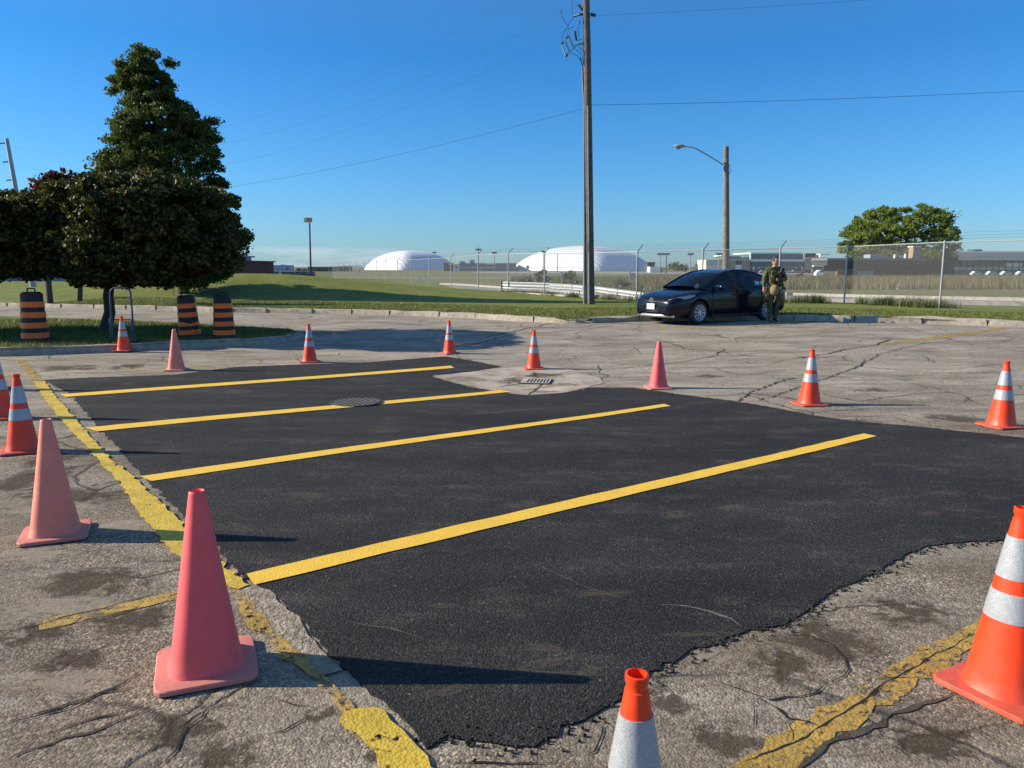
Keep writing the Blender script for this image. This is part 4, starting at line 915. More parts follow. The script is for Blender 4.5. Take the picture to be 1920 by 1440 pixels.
# street lamp on a wooden pole
Yl = 43; lp = at(1361, 560, Yl); lp.z = zg(lp.x, Yl) + .08
root = empty('street_lamp', lp, 0, 'wooden street lamp pole with a curved arm reaching left above the dark car', 'street lamp')
def Ul(u, v): return at(u, v, Yl) - lp
MB().tube([Vector((0, 0, 0)), Ul(1361.5, 400), Ul(1361.5, 275)], [.20, .17, .14], 14).build('pole', M['wood'], root, smooth=.8)
MB().tube([Ul(1357, 310), Ul(1345, 302), Ul(1325, 290), Ul(1308, 280), Ul(1298, 276), Ul(1290, 275), Ul(1283, 275)], .035, 8).build('arm', M['galv'], root, smooth=.8)
g_ = MB(); c = Ul(1274, 274); g_.sphere(c, .32, 14, 8, 1.0, .5, .30); g_.build('lamp_head', pg, root, smooth=1)
MB().sphere(c + Vector((-.06, 0, -.05)), .2, 12, 6, .9, .6, .6).build('lens', simple('lamp_lens', (.25, .26, .26), .15), root, smooth=1)
MB().tube([Ul(1366, 305), Ul(1370, 318), Ul(1366, 330)], .012, 5).build('drop_wire', M['dark'], root)

# leaning pole at left
Yp = 58; lp2 = at(64, 556, Yp); lp2.z = zt(lp2.x, Yp)
root = empty('utility_pole', lp2, 0, 'leaning grey utility pole with three side insulators at the left edge', 'utility pole')
def Up(u, v): return at(u, v, Yp) - lp2
MB().tube([Vector((0, 0, 0)), Up(50, 480), Up(33, 375), Up(12.5, 260)], [.22, .20, .17, .13], 12).build('pole', M['galv'], root, smooth=.8)
for (u, v) in ((13, 268), (19, 303), (26, 337)):
    ins(Up(u - 1, v), Up(u - 14, v + 1), .06, pb).build('insulator', pb, root)
# flood light post
Yf = 88; fp = at(583, 524, Yf); fp.z = zt(fp.x, Yf); root = empty('floodlight_post', fp, 0, 'slim post with a boxy orange floodlight at its top, left of the domes', 'street lamp')
def Uf(u, v): return at(u, v, Yf) - fp
MB().tube([Vector((0, 0, 0)), Uf(580.5, 418)], [.11, .08], 10).build('post', M['dark'], root)
MB().box(Uf(580, 412.5), (.55, .45, .50)).build('lamp_housing', simple('orange_lamp_housing', (.62, .30, .12), .5), root, bevel=.03)
MB().box(Uf(572.5, 412.5), (.32, .5, .52)).build('lamp_door', M['white'], root, bevel=.03)

# overhead cables
def cable(label, A, B, sag, r=.012, n=24):
    A = Vector(A); B = Vector(B); g_ = MB(); pts = []
    for k in range(n + 1):
        t = k / n; p = A.lerp(B, t); p.z -= sag * 4 * t * (1 - t); pts.append(p - A)
    g_.tube(pts, r, 5); o = g_.build('power_cable', M['dark']); o.location = A; return tag(o, label, 'cable', 'overhead cables')
cable('cable running right from the middle of the tall pole out of the picture', at(1109, 197, 33), at(2150, 158, 33), .12, .008)
cable('lower cable sagging left from the tall pole behind the cone-shaped tree', at(1096, 203, 33), at(24, 385, 57), 1.0, .007)
cable('upper of two cables from the tall pole switchgear to the leaning pole', at(1051, 24, 33), at(0, 268, 57.8), 2.8, .004)
cable('lower of two cables from the tall pole switchgear to the leaning pole', at(1086, 44, 33), at(6, 303, 57.8), 3.0, .004)
cable('thin cable leaving the top of the tall pole toward the upper right', at(1117, 29, 33), at(2150, -45, 33), .15, .004)
cable('topmost faint cable climbing left to right above the tree', at(1000, -20, 33), at(-60, 225, 60), 3.5, .003)

# small utility post with a box, on the verge
bp = at(327, 564, 36.2); bp.z = zt(bp.x, bp.y); root = empty('marker_post', bp, 0, 'thin dark post with a small pale box beside the tall tree trunk', 'post')
MB().tube([(0, 0, 0), (0, 0, 1.45)], .015, 6).build('post', M['dark'], root)
tp = at(323, 533, 50); tp.z = zt(tp.x, 50); o = empty('waste_bin', tp, 0, 'small pale cylindrical bin on the grass by the tall tree trunk', 'bin'); MB().lathe([(0, 0), (.22, 0), (.24, .6), (.2, .66), (0, .68)], 14).build('barrel', M['conc'], o, smooth=.6)

# ================================================================ guardrail
GP_ = [at(942, 535, 48.5), at(985, 536, 47.5), at(1030, 537, 46.5), at(1075, 540, 45), at(1120, 543, 43.5), at(1160, 547, 42), at(1205, 552, 40.5)]
root = empty('guardrail', (GP_[0].x, GP_[0].y, zr(GP_[0].x, GP_[0].y)), 0, 'galvanised double guardrail beyond the fence, dipping behind the car', 'guardrail'); O = root.location.copy()
tops = [.74, .72, .70, .66, .58, .46, .34]
for nme, yo, zo in (('upper_beam', 0, 0), ('lower_beam', -.25, -.34)):
    g_ = MB(); rows = []
    for p, tz in zip(GP_, tops):
        z = zr(p.x, p.y); q = Vector((p.x, p.y + yo, z + tz + zo)) - O; rows.append([q + Vector((-.02 + dx, -dx, dz)) for dx, dz in ((0, 0), (.05, -.03), (.05, -.09), (-.02, -.14), (-.02, -.17), (.05, -.22), (.05, -.28), (0, -.31))])
    if nme == 'lower_beam': rows = [[p_.lerp(p_ + Vector((0, 0, .0)), 0) for p_ in r_] for r_ in rows]; rows = [r_[:5] for r_ in rows][:5]
    g_.grid(rows).build(nme, M['galv'], root)
for i, (p, tz) in enumerate(zip(GP_, tops)):
    z = zr(p.x, p.y); MB().box(Vector((p.x, p.y + .12, z + tz / 2 + .03)) - O, (.15, .15, tz + .06)).build('post', M['wood'], root)
    MB().box(Vector((p.x + .1, p.y + .12, z + tz + .13)) - O, (.08, .04, .12)).build('reflector', M['white'], root)

# small white signs
def sign(label, u, v, wpx, hpx, Y, zbase=None, leg=True, dark=False):
    c = at(u, v, Y); z0 = zg(c.x, Y) + .05; r = empty('small_sign', (c.x, Y, z0), 0, label, 'sign', 'small signs beyond the fence')
    MB().box((0, 0, c.z - z0), (wpx / FPX * Y, .02, hpx / FPX * Y)).build('panel', M['galv'] if dark else M['white'], r)
    if leg: MB().tube([(0, .03, 0), (0, .03, c.z - z0)], .02, 6).build('post', M['galv'], r)
sign('left one of two small white notice plates seen through the curving fence', 787.5, 521, 3.5, 7, 88); sign('right one of two small white notice plates seen through the curving fence', 799, 520.5, 4, 7, 88)
sign('white notice hung near the dense far end of the curving fence', 674, 508.5, 2.5, 8, 112)
sign('grey square sign on a post above the left end of the guardrail', 989.5, 501, 5, 6, 75, dark=True); sign('white plate low behind the guardrail beside the dark bush', 1003.5, 519, 5, 9, 60)
sign('tilted white plate between the two bushes left of the utility pole', 1053, 513.5, 5, 7, 60); sign('white plate on a short post right of the utility pole', 1181, 510, 4, 7, 70)
sign('pale grey panel low in the grass right of the utility pole', 1186, 517, 9, 10, 70, dark=True); sign('white plate hung on the slatted yard fence', 525, 512.5, 4.5, 4.5, 91.6, leg=False)

# ================================================================ domes
def dome(label, uc, Y, A, B, H, rot):
    c = at(uc, 507, Y); z0 = zg(c.x, Y) - .3; r = empty('air_supported_dome', (c.x, Y, z0), R(rot), label, 'dome')
    g_ = MB(); rows = []; NR, NA = 18, 96
    for i in range(NR + 1):
        t = i / NR; q = math.sin(t * math.pi / 2)
        row = []
        for k in range(NA + 1):
            a = 2 * math.pi * k / NA; ca, sa = math.cos(a), math.sin(a); e = 6; m_ = (abs(ca)**e + abs(sa)**e)**(-1 / e)
            row.append((A * q * m_ * ca, B * q * m_ * sa, H * (1 - q**2.25)**.70))
        rows.append(row)
    g_.grid(rows)
    m_, N, L, b = nm('dome_membrane'); t = N.new('ShaderNodeTexCoord'); wv = N.new('ShaderNodeTexWave'); wv.bands_direction = 'Y'; wv.inputs['Scale'].default_value = .085; wv.inputs['Distortion'].default_value = .0
    L.new(t.outputs['Object'], wv.inputs['Vector']); L.new(ramp(N, L, wv.outputs[0], [(0, (.52, .53, .54)), (.14, (.64, .65, .66)), (1, (.67, .68, .69))]), b.inputs['Base Color']); b.inputs['Roughness'].default_value = .6
    bump(N, L, b, wv.outputs[0], .25, .6)
    g_.build('membrane', m_, r, smooth=2)
dome('larger white air dome behind the utility pole, lit on its left side', 1093, 610, 46, 42, 19.5, -42)
dome('smaller white air dome left of the fence corner, half in shade', 769, 760, 37.5, 35, 19, -48)

# ================================================================ far buildings
def bld(name, label, cat, boxes, Y, rootu, dz=None):
    """boxes: (part, u0, u1, v_top, v_bottom or None for the ground, depth, y offset, material)"""
    c = at(rootu, 508, Y); z0 = zg(c.x, Y) - .2; r = empty(name, (c.x, Y, z0), 0, label, cat); O = r.location.copy()
    for (pn, u0, u1, vt, vb, dep, yo, mt) in boxes:
        Yy = Y + yo; a = at(u0, vt, Yy); b = at(u1, vt, Yy); zb = z0 if vb is None else at(u0, vb, Yy).z
        MB().box(Vector(((a.x + b.x) / 2, Yy + dep / 2, (a.z + zb) / 2)) - O, (b.x - a.x, dep, a.z - zb)).build(pn, mt, r)
    return r
gl = simple('green_glazing', (.09, .17, .15), .25, var=.12, vs=.2); gld = stripes('green_hangar_door', (.05, .14, .13), (.02, .05, .05), .32, .4, 'X', .93); cream = simple('cream_cladding', (.62, .56, .42), .7, var=.05, vs=.3); brick = simple('buff_brick', (.34, .27, .21), .85, var=.2, vs=.6)
whc = simple('white_cladding', (.74, .73, .68), .6, var=.05, vs=.3); dkc = simple('dark_roof', (.045, .045, .05), .7, var=.2, vs=.5); bluec = stripes('ribbed_grey_cladding', (.30, .33, .37), (.22, .25, .29), .2, .6); gry = simple('grey_cladding', (.25, .26, .28), .7, var=.1, vs=.3)
bld('hangar', 'green and brick hangar with a white fascia, behind the soldier and street lamp', 'hangar', [
    ('main_block', 1409, 1508, 475.5, None, 30, 0, gl), ('fascia', 1408, 1509, 486, 490.5, 1.2, -1.2, whc), ('roof_trim', 1408, 1509, 473.5, 476, 31, -.6, whc), ('end_trim', 1407, 1409.2, 474, 490, 1, -1.0, whc), ('end_trim', 1507, 1509.2, 474, 490, 1, -1.0, whc),
    ('hangar_door', 1411, 1506, 491, 509, .6, -.7, gld), ('door_post', 1412, 1415, 500, 509.5, .3, -1.1, whc), ('door_post', 1502.5, 1505, 500, 509.5, .3, -1.1, whc), ('notice', 1421, 1424.5, 501, 503, .2, -1.1, whc), ('notice', 1491.5, 1494.5, 501, 503, .2, -1.1, whc),
    ('brick_wing', 1367, 1407, 487.5, None, 20, -1, brick), ('wing_trim', 1367, 1408, 486, 488, 20.5, -1.4, cream), ('window', 1380, 1391, 489, 496, .4, -1.3, dkc), ('door', 1379.5, 1391, 496.5, 507, .5, -1.45, whc), ('upper_block', 1356, 1394, 479.5, 486, 14, 4, gl), ('upper_trim', 1352, 1394, 478.5, 480.3, 14.6, 3.6, whc), ('upper_box', 1393, 1407, 482, 486.5, 6, 3, gl), ('upper_box_trim', 1392, 1408, 480.8, 482.4, 7, 2.6, whc),
    ('cream_wing', 1324, 1358, 487, 497, 18, -2, cream), ('cream_wing_base', 1324, 1358, 497, None, 17, -1.6, whc), ('brick_wing', 1509.5, 1545, 484, None, 22, -1, brick), ('wing_trim', 1509.5, 1549, 482.5, 484.6, 23, -1.5, cream), ('rooftop_unit', 1511, 1530, 475, 483, 8, 6, dkc), ('roof_frame', 1538, 1556, 476, 478, 5, 4, whc), ('roof_frame', 1538, 1540, 478, 483, 5, 4, whc), ('window', 1526, 1542, 500, 503, .4, -1.3, dkc), ('canopy', 1526, 1545, 497.5, 500, 3, -4, whc)], 390, 1450)
bld('hangar', 'long pale hangar with a glazed upper band at the right edge', 'hangar', [
    ('upper_glazing', 1789, 2050, 472.8, 483, 20, 0, stripes('pale_glazing', (.42, .44, .46), (.30, .32, .34), .6, .3)), ('roof_trim', 1787, 2052, 471, 473.2, 21, -.5, whc), ('fascia', 1783, 2055, 482.6, 488, 3, -3, cream), ('hangar_wall', 1789, 2050, 488, 511, 19, 0, gl), ('light_band', 1789, 2050, 501, 506, .4, -.5, simple('pale_green_band', (.42, .50, .45), .5)), ('base_band', 1789, 2050, 506.2, None, .3, -.4, gld), ('notice', 1886, 1917, 493, 500, .3, -.7, whc), ('roof_vent', 1828, 1842, 467.5, 471, 5, 4, dkc)]
    + [('door_track', 1801 + i * 12.3, 1802.1 + i * 12.3, 488.5, 508, .3, -.9, dkc) for i in range(10)], 300, 1860)
bw = [('window', 1608 + 0, 1638, 508, 519, .1, -.06, simple('blue_grey_door', (.22, .27, .33), .5))]
bld('low_building', 'low flat-roofed dark building with brick end wall under the light green tree', 'building', [
    ('wall', 1568, 1790, 497, None, 4, 0, simple('dark_wall', (.05, .045, .045), .8)), ('roof', 1552, 1806, 488, 497.5, 5, -1.0, dkc), ('roof_edge', 1551, 1730, 484, 488.3, 5.2, -1.2, simple('roof_gravel_edge', (.17, .17, .18), .8)), ('brick_wall', 1570, 1606, 505, None, .4, -.42, brickmat('red_brown_brick', (.28, .14, .09), (.22, .11, .07), (.3, .25, .2), 3)),
    ('chimney', 1713, 1727, 463, 484, 1.2, 3, simple('chimney_brick', (.30, .20, .14), .85)), ('chimney_cap', 1712, 1728, 461.5, 463.3, 1.4, 2.9, whc), ('roof_vent', 1678, 1681, 477, 484, .3, 3, whc), ('roof_vent', 1698, 1701, 476, 484, .3, 3, whc), ('rooftop_unit', 1632, 1665, 477, 484, 2, 5, gry)] + bw, 100, 1680)
# left-hand buildings
bld('brick_building', 'dark red brick building corner beneath the tall tree, right of the grey doors', 'building', [
    ('wall', 403, 450, 490, None, 9, 0, brickmat('dark_red_brick', (.16, .035, .03), (.12, .03, .028), (.12, .06, .05), 3)), ('grey_bay', 356, 402.6, 498, None, 7, .3, simple('grey_green_panel', (.19, .22, .21), .7)), ('door', 364, 386, 506, 532, .1, .2, simple('teal_black_door', (.02, .035, .045), .4)), ('door', 388, 400, 514, 532, .1, .2, simple('blue_grey_panel', (.13, .16, .22), .6)), ('window', 388, 400, 504, 512, .1, .2, simple('dark_blue_window', (.02, .03, .06), .2)), ('roof_edge', 355, 451, 488, 490.3, 9.5, -.2, dkc)], 64, 420)
bld('warehouse', 'long pale blue grey warehouse behind the trees at the left edge', 'building', [
    ('wall', -160, 352, 478, None, 20, 0, bluec), ('roof_edge', -165, 354, 475, 478.3, 21, -.4, gry), ('door', 66, 74, 510, 532, .1, -.08, dkc), ('window', 18, 32, 515, 522, .1, -.08, dkc)], 82, 150)
bld('warehouse', 'long flat blue grey warehouse on the horizon below the clouds', 'building', [
    ('wall', 445, 524, 497, None, 40, 0, simple('pale_blue_cladding', (.30, .38, .50), .7, var=.05)), ('roof_units', 458, 461, 496, 497.2, 4, 10, gry), ('roof_units', 478, 481, 496, 497.2, 4, 10, gry), ('tower', 526, 531, 496, None, 6, 8, simple('pale_blue_tower', (.42, .52, .66), .6))] + [('window', 470 + i * 13, 473 + i * 13, 500.5, 502.5, .3, -.4, dkc) for i in range(4)], 600, 480)
bld('low_building', 'low brown building on the horizon between floodlight post and fence', 'building', [
    ('wall', 577, 640, 500, None, 20, 0, simple('brown_wall', (.14, .11, .09), .8)), ('annex', 632, 655, 499, None, 10, 6, gry), ('roof_edge', 640, 668, 498.3, 500, 20, -1, whc)], 520, 610)
bld('clubhouse', 'small dark red building with a white end beside the smaller dome', 'building', [
    ('red_wall', 832, 848, 493, None, 12, 0, simple('dark_red_wall', (.22, .06, .045), .7)), ('white_wall', 849, 860, 495.5, None, 12, -.5, whc), ('window', 854, 858, 500, 503, .3, -.8, dkc), ('canopy', 841, 858, 494.5, 496, 4, -4, whc)], 560, 846)
bld('terminal', 'long grey building with a small roof tower between the two domes', 'building', [
    ('wall', 861, 968, 493.5, None, 25, 0, simple('slate_wall', (.20, .22, .27), .7, var=.08)), ('control_room', 881, 889, 487.5, 494, 6, 3, gry), ('roof_units', 862, 872, 490, 494, 4, 4, gry), ('canopy', 912, 930, 494, 496, 3, -3, whc)] + [('window', 864.5 + i * 5.1, 866.3 + i * 5.1, 500, 503, .3, -.3, whc) for i in range(13)], 580, 915)
bld('storage_tank_shed', 'small white shed with a rounded end, left of the horizon trees', 'shed', [('wall', 1219, 1236, 500, None, 9, 0, whc), ('painted_shade_end', 1236.4, 1242, 501, None, 8, .6, gry)], 420, 1230)  # grey end of the white shed: its shade is put into the colour
bld('dark_shed', 'dark blue shed adjoining the right foot of the larger dome', 'shed', [('wall', 1214, 1228, 493, None, 12, 0, simple('navy_cladding', (.05, .07, .12), .6)), ('roof', 1213, 1229, 491.5, 493, 12, -.3, dkc)], 480, 1220)

# light masts
for i, (u, vt, Y, lab) in enumerate([(897, 466, 500, 'tallest floodlight mast between the two domes'), (927, 472, 500, 'shorter floodlight mast right of the tallest one'), (1019, 470, 520, 'mast peeking over the left shoulder of the larger dome'), (1045, 474, 420, 'thin mast in front of the larger dome'), (815, 472, 640, 'mast tip above the smaller dome'),
                                     (1237, 474, 380, 'thin mast right of the larger dome'), (1249, 474, 380, 'thin mast just left of the tallest horizon tree'), (1294, 474, 380, 'floodlight mast between the horizon trees'), (1347, 474, 380, 'thin mast rising behind the street lamp pole')]):
    p = at(u, 508, Y); z0 = zg(p.x, Y); r = empty('light_mast', (p.x, Y, z0), 0, lab, 'mast', 'masts on the airfield horizon'); h = at(u, vt, Y).z - z0
    MB().tube([(0, 0, 0), (0, 0, h)], [.35, .2], 6).build('mast', gry, r)
    if i != 3: MB().box((0, 0, h - .6), (3.2 if i != 0 else 3.6, .6, 1.0)).build('lamp_bank', gry, r)
    if i == 0: MB().tube([(0, 0, h - 1), (0, 0, h + 2)], .15, 5).build('spike', gry, r)

# bins in the yard
bl = simple('blue_plastic', (.02, .04, .20), .45); nv = simple('navy_steel', (.03, .05, .12), .5)
for (nme, u0, u1, v0, Y, dep, mt, lab, cat) in (('dumpster', 566, 589, 515, 86, 1.2, nv, 'dark blue dumpster at the foot of the floodlight post', 'dumpster'), ('skip', 495, 520, 519.5, 86, 1.5, bl, 'low bright blue skip in front of the slatted fence', 'skip'), ('dumpster', 557, 565, 517, 86.5, .8, M['galv'], 'small light grey bin left of the dark blue dumpster', 'bin')):
    a = at(u0, v0, Y); b = at(u1, v0, Y); z0 = zt(a.x, Y) - .15; c = (a.x + b.x) / 2; r = empty(nme, (c, Y, z0), 0, lab, cat); wd = b.x - a.x; h = a.z - z0
    g_ = MB(); n0 = len(g_.v); g_.v = [Vector((sx * wd / 2 * (.9 if z == 0 else 1), sy * dep / 2, z * h)) for z in (0, 1) for sx, sy in ((-1, -1), (1, -1), (1, 1), (-1, 1))]; g_.f = [(0, 1, 5, 4), (1, 2, 6, 5), (2, 3, 7, 6), (3, 0, 4, 7), (0, 3, 2, 1), (4, 5, 6, 7)]
    g_.build('container', mt, r); MB().box((0, 0, h + .04), (wd * 1.04, dep * 1.04, .06)).build('lid', mt, r)

# far vehicles
def far_car(label, u, Y, L_, h, mt, van=False, rz=0):
    p = at(u, 510, Y); z0 = zg(p.x, Y) + .14; r = empty('white_van' if van else 'distant_car', (p.x, Y, z0), rz, label, 'van' if van else 'car', None if van else 'cars parked before the hangars')
    g_ = MB(); hw_ = .9
    pr = [(-.5, .25), (-.5, .62), (-.36, .95 if van else .66), (-.28, 1.0), (.30 if van else .22, 1.0), (.38, .66), (.49, .55), (.5, .25)]
    for s_ in (-1, 1): g_.v += [Vector((x * L_, s_ * hw_ * (1 if z < .7 else .88), z * h)) for x, z in pr]
    n_ = len(pr); g_.f += [tuple(range(n_)), tuple(range(2 * n_ - 1, n_ - 1, -1))] + [(i, n_ + i, n_ + (i + 1) % n_, (i + 1) % n_) for i in range(n_)]
    g_.build('body', mt, r)
    g_ = MB(); g_.box((0, -hw_ * .95, h * .8), (L_ * .45, .06, h * .24)).build('window', M['black'], r)
    for x in (-.32, .32): MB().tube([(x * L_, -hw_ - .02, .33), (x * L_, -hw_ + .2, .33)], .33, 10).build('wheel', M['dark'], r)
cols = [simple('car_white', (.6, .6, .6), .3), simple('car_silver', (.3, .31, .33), .3), simple('car_dark', (.03, .035, .05), .3), simple('car_red', (.25, .03, .03), .3)]
plc = ['nearest the left door post', 'in front of the green hangar doors, left half', 'behind the soldier', 'just right of the soldier', 'in front of the middle of the hangar', 'left of the right door post', 'before the right door post', 'in front of the right brick wing', 'at the corner of the brick wing', 'beside the white van']
cn_ = ['white', 'silver', 'dark', 'dark red']
for i, (u, ci) in enumerate([(1418, 2), (1432, 1), (1445, 2), (1474, 0), (1483, 2), (1491, 1), (1500, 2), (1511, 3), (1520, 2), (1527, 1)]):
    far_car('tiny %s parked car %s' % (cn_[ci], plc[i]), u, 372 - (i % 2) * 2, 4.2, 1.45, cols[ci])
for i, (u, ci, lab) in enumerate([(1830, 0, 'tiny white car before the pale hangar, left one of four'), (1859, 0, 'tiny white car before the pale hangar, second from the left'), (1886, 0, 'tiny white car below the pale notice of the right hangar'), (1915, 0, 'tiny white car before the pale hangar at the right edge')]): far_car(lab, u, 270, 3.2, 1.5, cols[ci])
far_car('white van parked on the apron left of the low dark building', 1545, 215, 4.9, 2.1, M['white'], True)

# ================================================================ car
def car():
    navy, N, L, b = nm('navy_black_car_paint'); b.inputs['Base Color'].default_value = (.0035, .006, .022, 1); b.inputs['Roughness'].default_value = .25; b.inputs['Coat Weight'].default_value = .4; b.inputs['Specular IOR Level'].default_value = .2; b.inputs['Coat Roughness'].default_value = .03
    n_ = noise(N, L, 40, 3); L.new(ramp(N, L, n_, [(.3, (.0016, .0024, .009)), (.7, (.002, .003, .012))]), b.inputs['Base Color'])
    chrome = simple('chrome', (.7, .7, .72), .15, 1, .03); silver = simple('silver_wheel_paint', (.50, .51, .54), .3, .5, .05); blk = simple('black_trim', (.01, .01, .011), .4); gls = glassmat('car_glass', (.88, .94, .90), .0); seatm = simple('seat_fabric', (.03, .03, .033), .8); lens = simple('headlight_lens', (.30, .33, .40), .08, .4)
    fl = Vector((5.0, 21.0)); rl = Vector((7.28, 22.45)); d = (fl - rl).normalized(); ang = math.atan2(d.y, d.x); side = Vector((d.y, -d.x))
    side = Vector((-d.y, d.x)) if Vector((-d.y, d.x)).dot(Vector((0, -1))) > 0 else Vector((d.y, -d.x))
    mid = (fl + rl) / 2 - side * .76
    z0 = zg(mid.x, mid.y) + .003; off = Vector((d.x, d.y)) * -.05
    r = empty('sedan_car', (mid.x + off.x, mid.y + off.y, z0), ang, 'dark navy sedan parked at the kerb with its front toward the left', 'car')
    # local: +x front; +y is the car's left
    FA, RA = 1.40, -1.30; WR = .318
    st = [(2.335, .50, .33, .48, .56), (2.31, .64, .22, .60, .67), (2.20, .76, .18, .69, .745), (2.0, .835, .17, .76, .815), (1.7, .87, .17, .82, .875), (1.4, .885, .17, .865, .915), (1.15, .888, .17, .905, .955), (.8, .888, .17, .93, .955), (0, .888, .17, .95, .96), (-.8, .888, .17, .975, .97), (-1.3, .885, .17, 1.0, 1.0), (-1.75, .872, .18, 1.02, 1.06), (-2.05, .835, .2, 1.01, 1.085), (-2.2, .79, .24, .97, 1.065), (-2.29, .70, .30, .84, .96), (-2.32, .6, .36, .7, .8)]
    g_ = MB(); rows = []
    for x, w_, zb, zs, zt_ in st:
        m_ = max((zb + zs) / 2, zb + .02) if zs - zb > .34 else zb + (zs - zb) * .5
        half = [(0, zb), (w_ * .80, zb), (w_ * .955, zb + .1 * (zs - zb)), (w_ * .99, zb + .28 * (zs - zb)), (w_, m_), (w_ * .995, zs - .2 * (zs - zb)), (w_ * .972, zs - .035), (w_ * .91, zs + .005), (w_ * .72, zt_ - .012), (w_ * .4, zt_), (0, zt_)]
        rows.append([Vector((x, -y, z)) for y, z in half[::-1]] + [Vector((x, y, z)) for y, z in half[1:]])
    n1 = len(rows[0]); g_.grid(rows); g_.f += [tuple(range(n1 - 1)), tuple((len(rows) - 1) * n1 + q for q in range(n1 - 1))]
    me = g_.mesh('body', None); bm = bmesh.new(); bm.from_mesh(me); bmesh.ops.remove_doubles(bm, verts=bm.verts, dist=1e-5)
    bmesh.ops.recalc_face_normals(bm, faces=bm.faces)
    if bm.calc_volume(signed=True) < 0: bmesh.ops.reverse_faces(bm, faces=bm.faces)
    DBG = 'nonman %d vol %.3f nf %d' % (sum(not e.is_manifold for e in bm.edges), bm.calc_volume(signed=True), len(bm.faces)); bm.to_mesh(me); bm.free()
    o = add(bpy.data.objects.new('body', me)); s_ = o.modifiers.new('s', 'SUBSURF'); s_.levels = s_.render_levels = 2
    cut = MB()
    for ax in (FA, RA):
        for sy in (-1, 1): cut.tube([(ax, sy * .52, WR + .01), (ax, sy * 1.1, WR + .01)], .365, 36)
    co = add(bpy.data.objects.new('cut', cut.mesh('cut', None))); bo = o.modifiers.new('b', 'BOOLEAN'); bo.object = co; bo.operation = 'DIFFERENCE'; bo.solver = 'EXACT'
    bpy.context.view_layer.update(); dg = bpy.context.evaluated_depsgraph_get(); nm_ = bpy.data.meshes.new_from_object(o.evaluated_get(dg)); bpy.data.objects.remove(o); bpy.data.objects.remove(co)
    for p_ in nm_.polygons: p_.use_smooth = True
    bm = bmesh.new(); bm.from_mesh(nm_)
    for e in bm.edges:
        if e.is_manifold and e.calc_face_angle(0) > .6: e.smooth = False
    bm.to_mesh(nm_); bm.free(); nm_.materials.clear(); nm_.materials.append(navy)
    body = add(bpy.data.objects.new('body', nm_), r)
    def Wd(x): return float(np.interp(x, [s[0] for s in st[::-1]], [s[1] for s in st[::-1]]))
    # greenhouse curves: belt (x, y, z) and roof rail
    ks = np.linspace(0, 1, 25)
    rail_x = [1.22, .95, .62, .30, -.1, -.55, -1.0, -1.4, -1.75]; rail_z = [.955, 1.10, 1.265, 1.375, 1.435, 1.435, 1.375, 1.25, 1.085]; rail_y = [.74, .70, .645, .60, .575, .57, .575, .60, .655]
    def rail(x, s): return Vector((x, s * float(np.interp(-x, [-q for q in rail_x], rail_y)), float(np.interp(-x, [-q for q in rail_x], rail_z))))
    from itertools import product
    def smooth_rail(x, s):
        return (rail(x + .06, s) + rail(x, s) * 2 + rail(x - .06, s)) / 4 if -1.69 < x < 1.16 else rail(x, s)
    def belt(x, s): return Vector((x, s * (Wd(x) * .93 - .01 if x < .9 else .815 - (x - .9) * .2), float(np.interp(-x, [-1.22, 0, 1.75], [.925, .955, 1.045]))))
    for s in (-1, 1):
        def strip(x0, x1, f0, f1, n=14, out=0):
            rows = []
            for k in range(n + 1):
                x = x0 + (x1 - x0) * k / n; a, b_ = belt(x, s), smooth_rail(x, s); rows.append([a.lerp(b_, f0 + (f1 - f0) * q / 3) + Vector((0, s * (.03 * math.sin(math.pi * (f0 + (f1 - f0) * q / 3)) + out), 0)) for q in range(4)])
            return rows
        MB().grid(strip(1.0, -1.40, .03, .93, 20)).build('side_window', gls, r, smooth=1)
        fr = MB()
        fr.grid(strip(1.22, -1.78, .88, 1.0, 28, .006)); fr.grid(strip(1.22, -1.78, -.05, .05, 28, .006)); fr.grid(strip(-1.34, -1.78, 0, 1, 6, .006)); fr.grid(strip(1.22, .80, 0, .95, 4, .006))
        fr.build('window_frame', navy, r, smooth=1)
        fr = MB(); fr.grid(strip(.02, -.10, 0, .95, 2, .008)); fr.grid(strip(-1.03, -1.07, 0, .95, 2, .008)); fr.grid(strip(.62, .59, 0, .9, 2, .008)); fr.build('window_pillar', blk, r)
        # mirror
        g_ = MB(); g_.sphere((.72, s * .98, .985), .115, 12, 8, .55, 1.05, .72); g_.build('door_mirror', navy, r, smooth=1)
        for hx in (-.02, -.98): MB().box((hx, s * .888, .80), (.18, .03, .028)).build('door_handle', navy, r, bevel=.008)
        g_ = MB()
        for xx_, zt_ in ((.93, .86), (-.05, .9), (-1.05, .90)): g_.box((xx_, s * .8825, .55), (.007, .02, .62))
        g_.box((-.05, s * .889, .235), (1.95, .012, .02)); g_.build('door_seam', blk, body)
        # head and tail lights
        g_ = MB(); rows = []
        for k in range(7):
            f = k / 6; x = 2.235 - .62 * f; y = float(np.interp(f, [0, .25, .5, 1], [.55, .70, .775, .845])); z = .655 + .13 * f; h = .085 * math.sin(math.pi * (.15 + .75 * (1 - f))) + .01
            nrm = Vector((math.cos(math.pi / 2 * min(1, f + .2)), math.sin(math.pi / 2 * min(1, f + .2)), 0))
            rows.append([Vector((x, s * y, z - h / 2)) + Vector((nrm.x, s * nrm.y, 0)) * .05, Vector((x, s * y, z)) + Vector((nrm.x, s * nrm.y, 0)) * .058, Vector((x, s * y, z + h / 2)) + Vector((nrm.x, s * nrm.y, 0)) * .035])
        g_.grid(rows).build('headlight', lens, r, smooth=1)
        MB().sphere((-2.16, s * .70, .90), .16, 10, 8, .45, .7, .45).build('tail_light', simple('red_lens', (.25, .01, .01), .15), r, smooth=1)
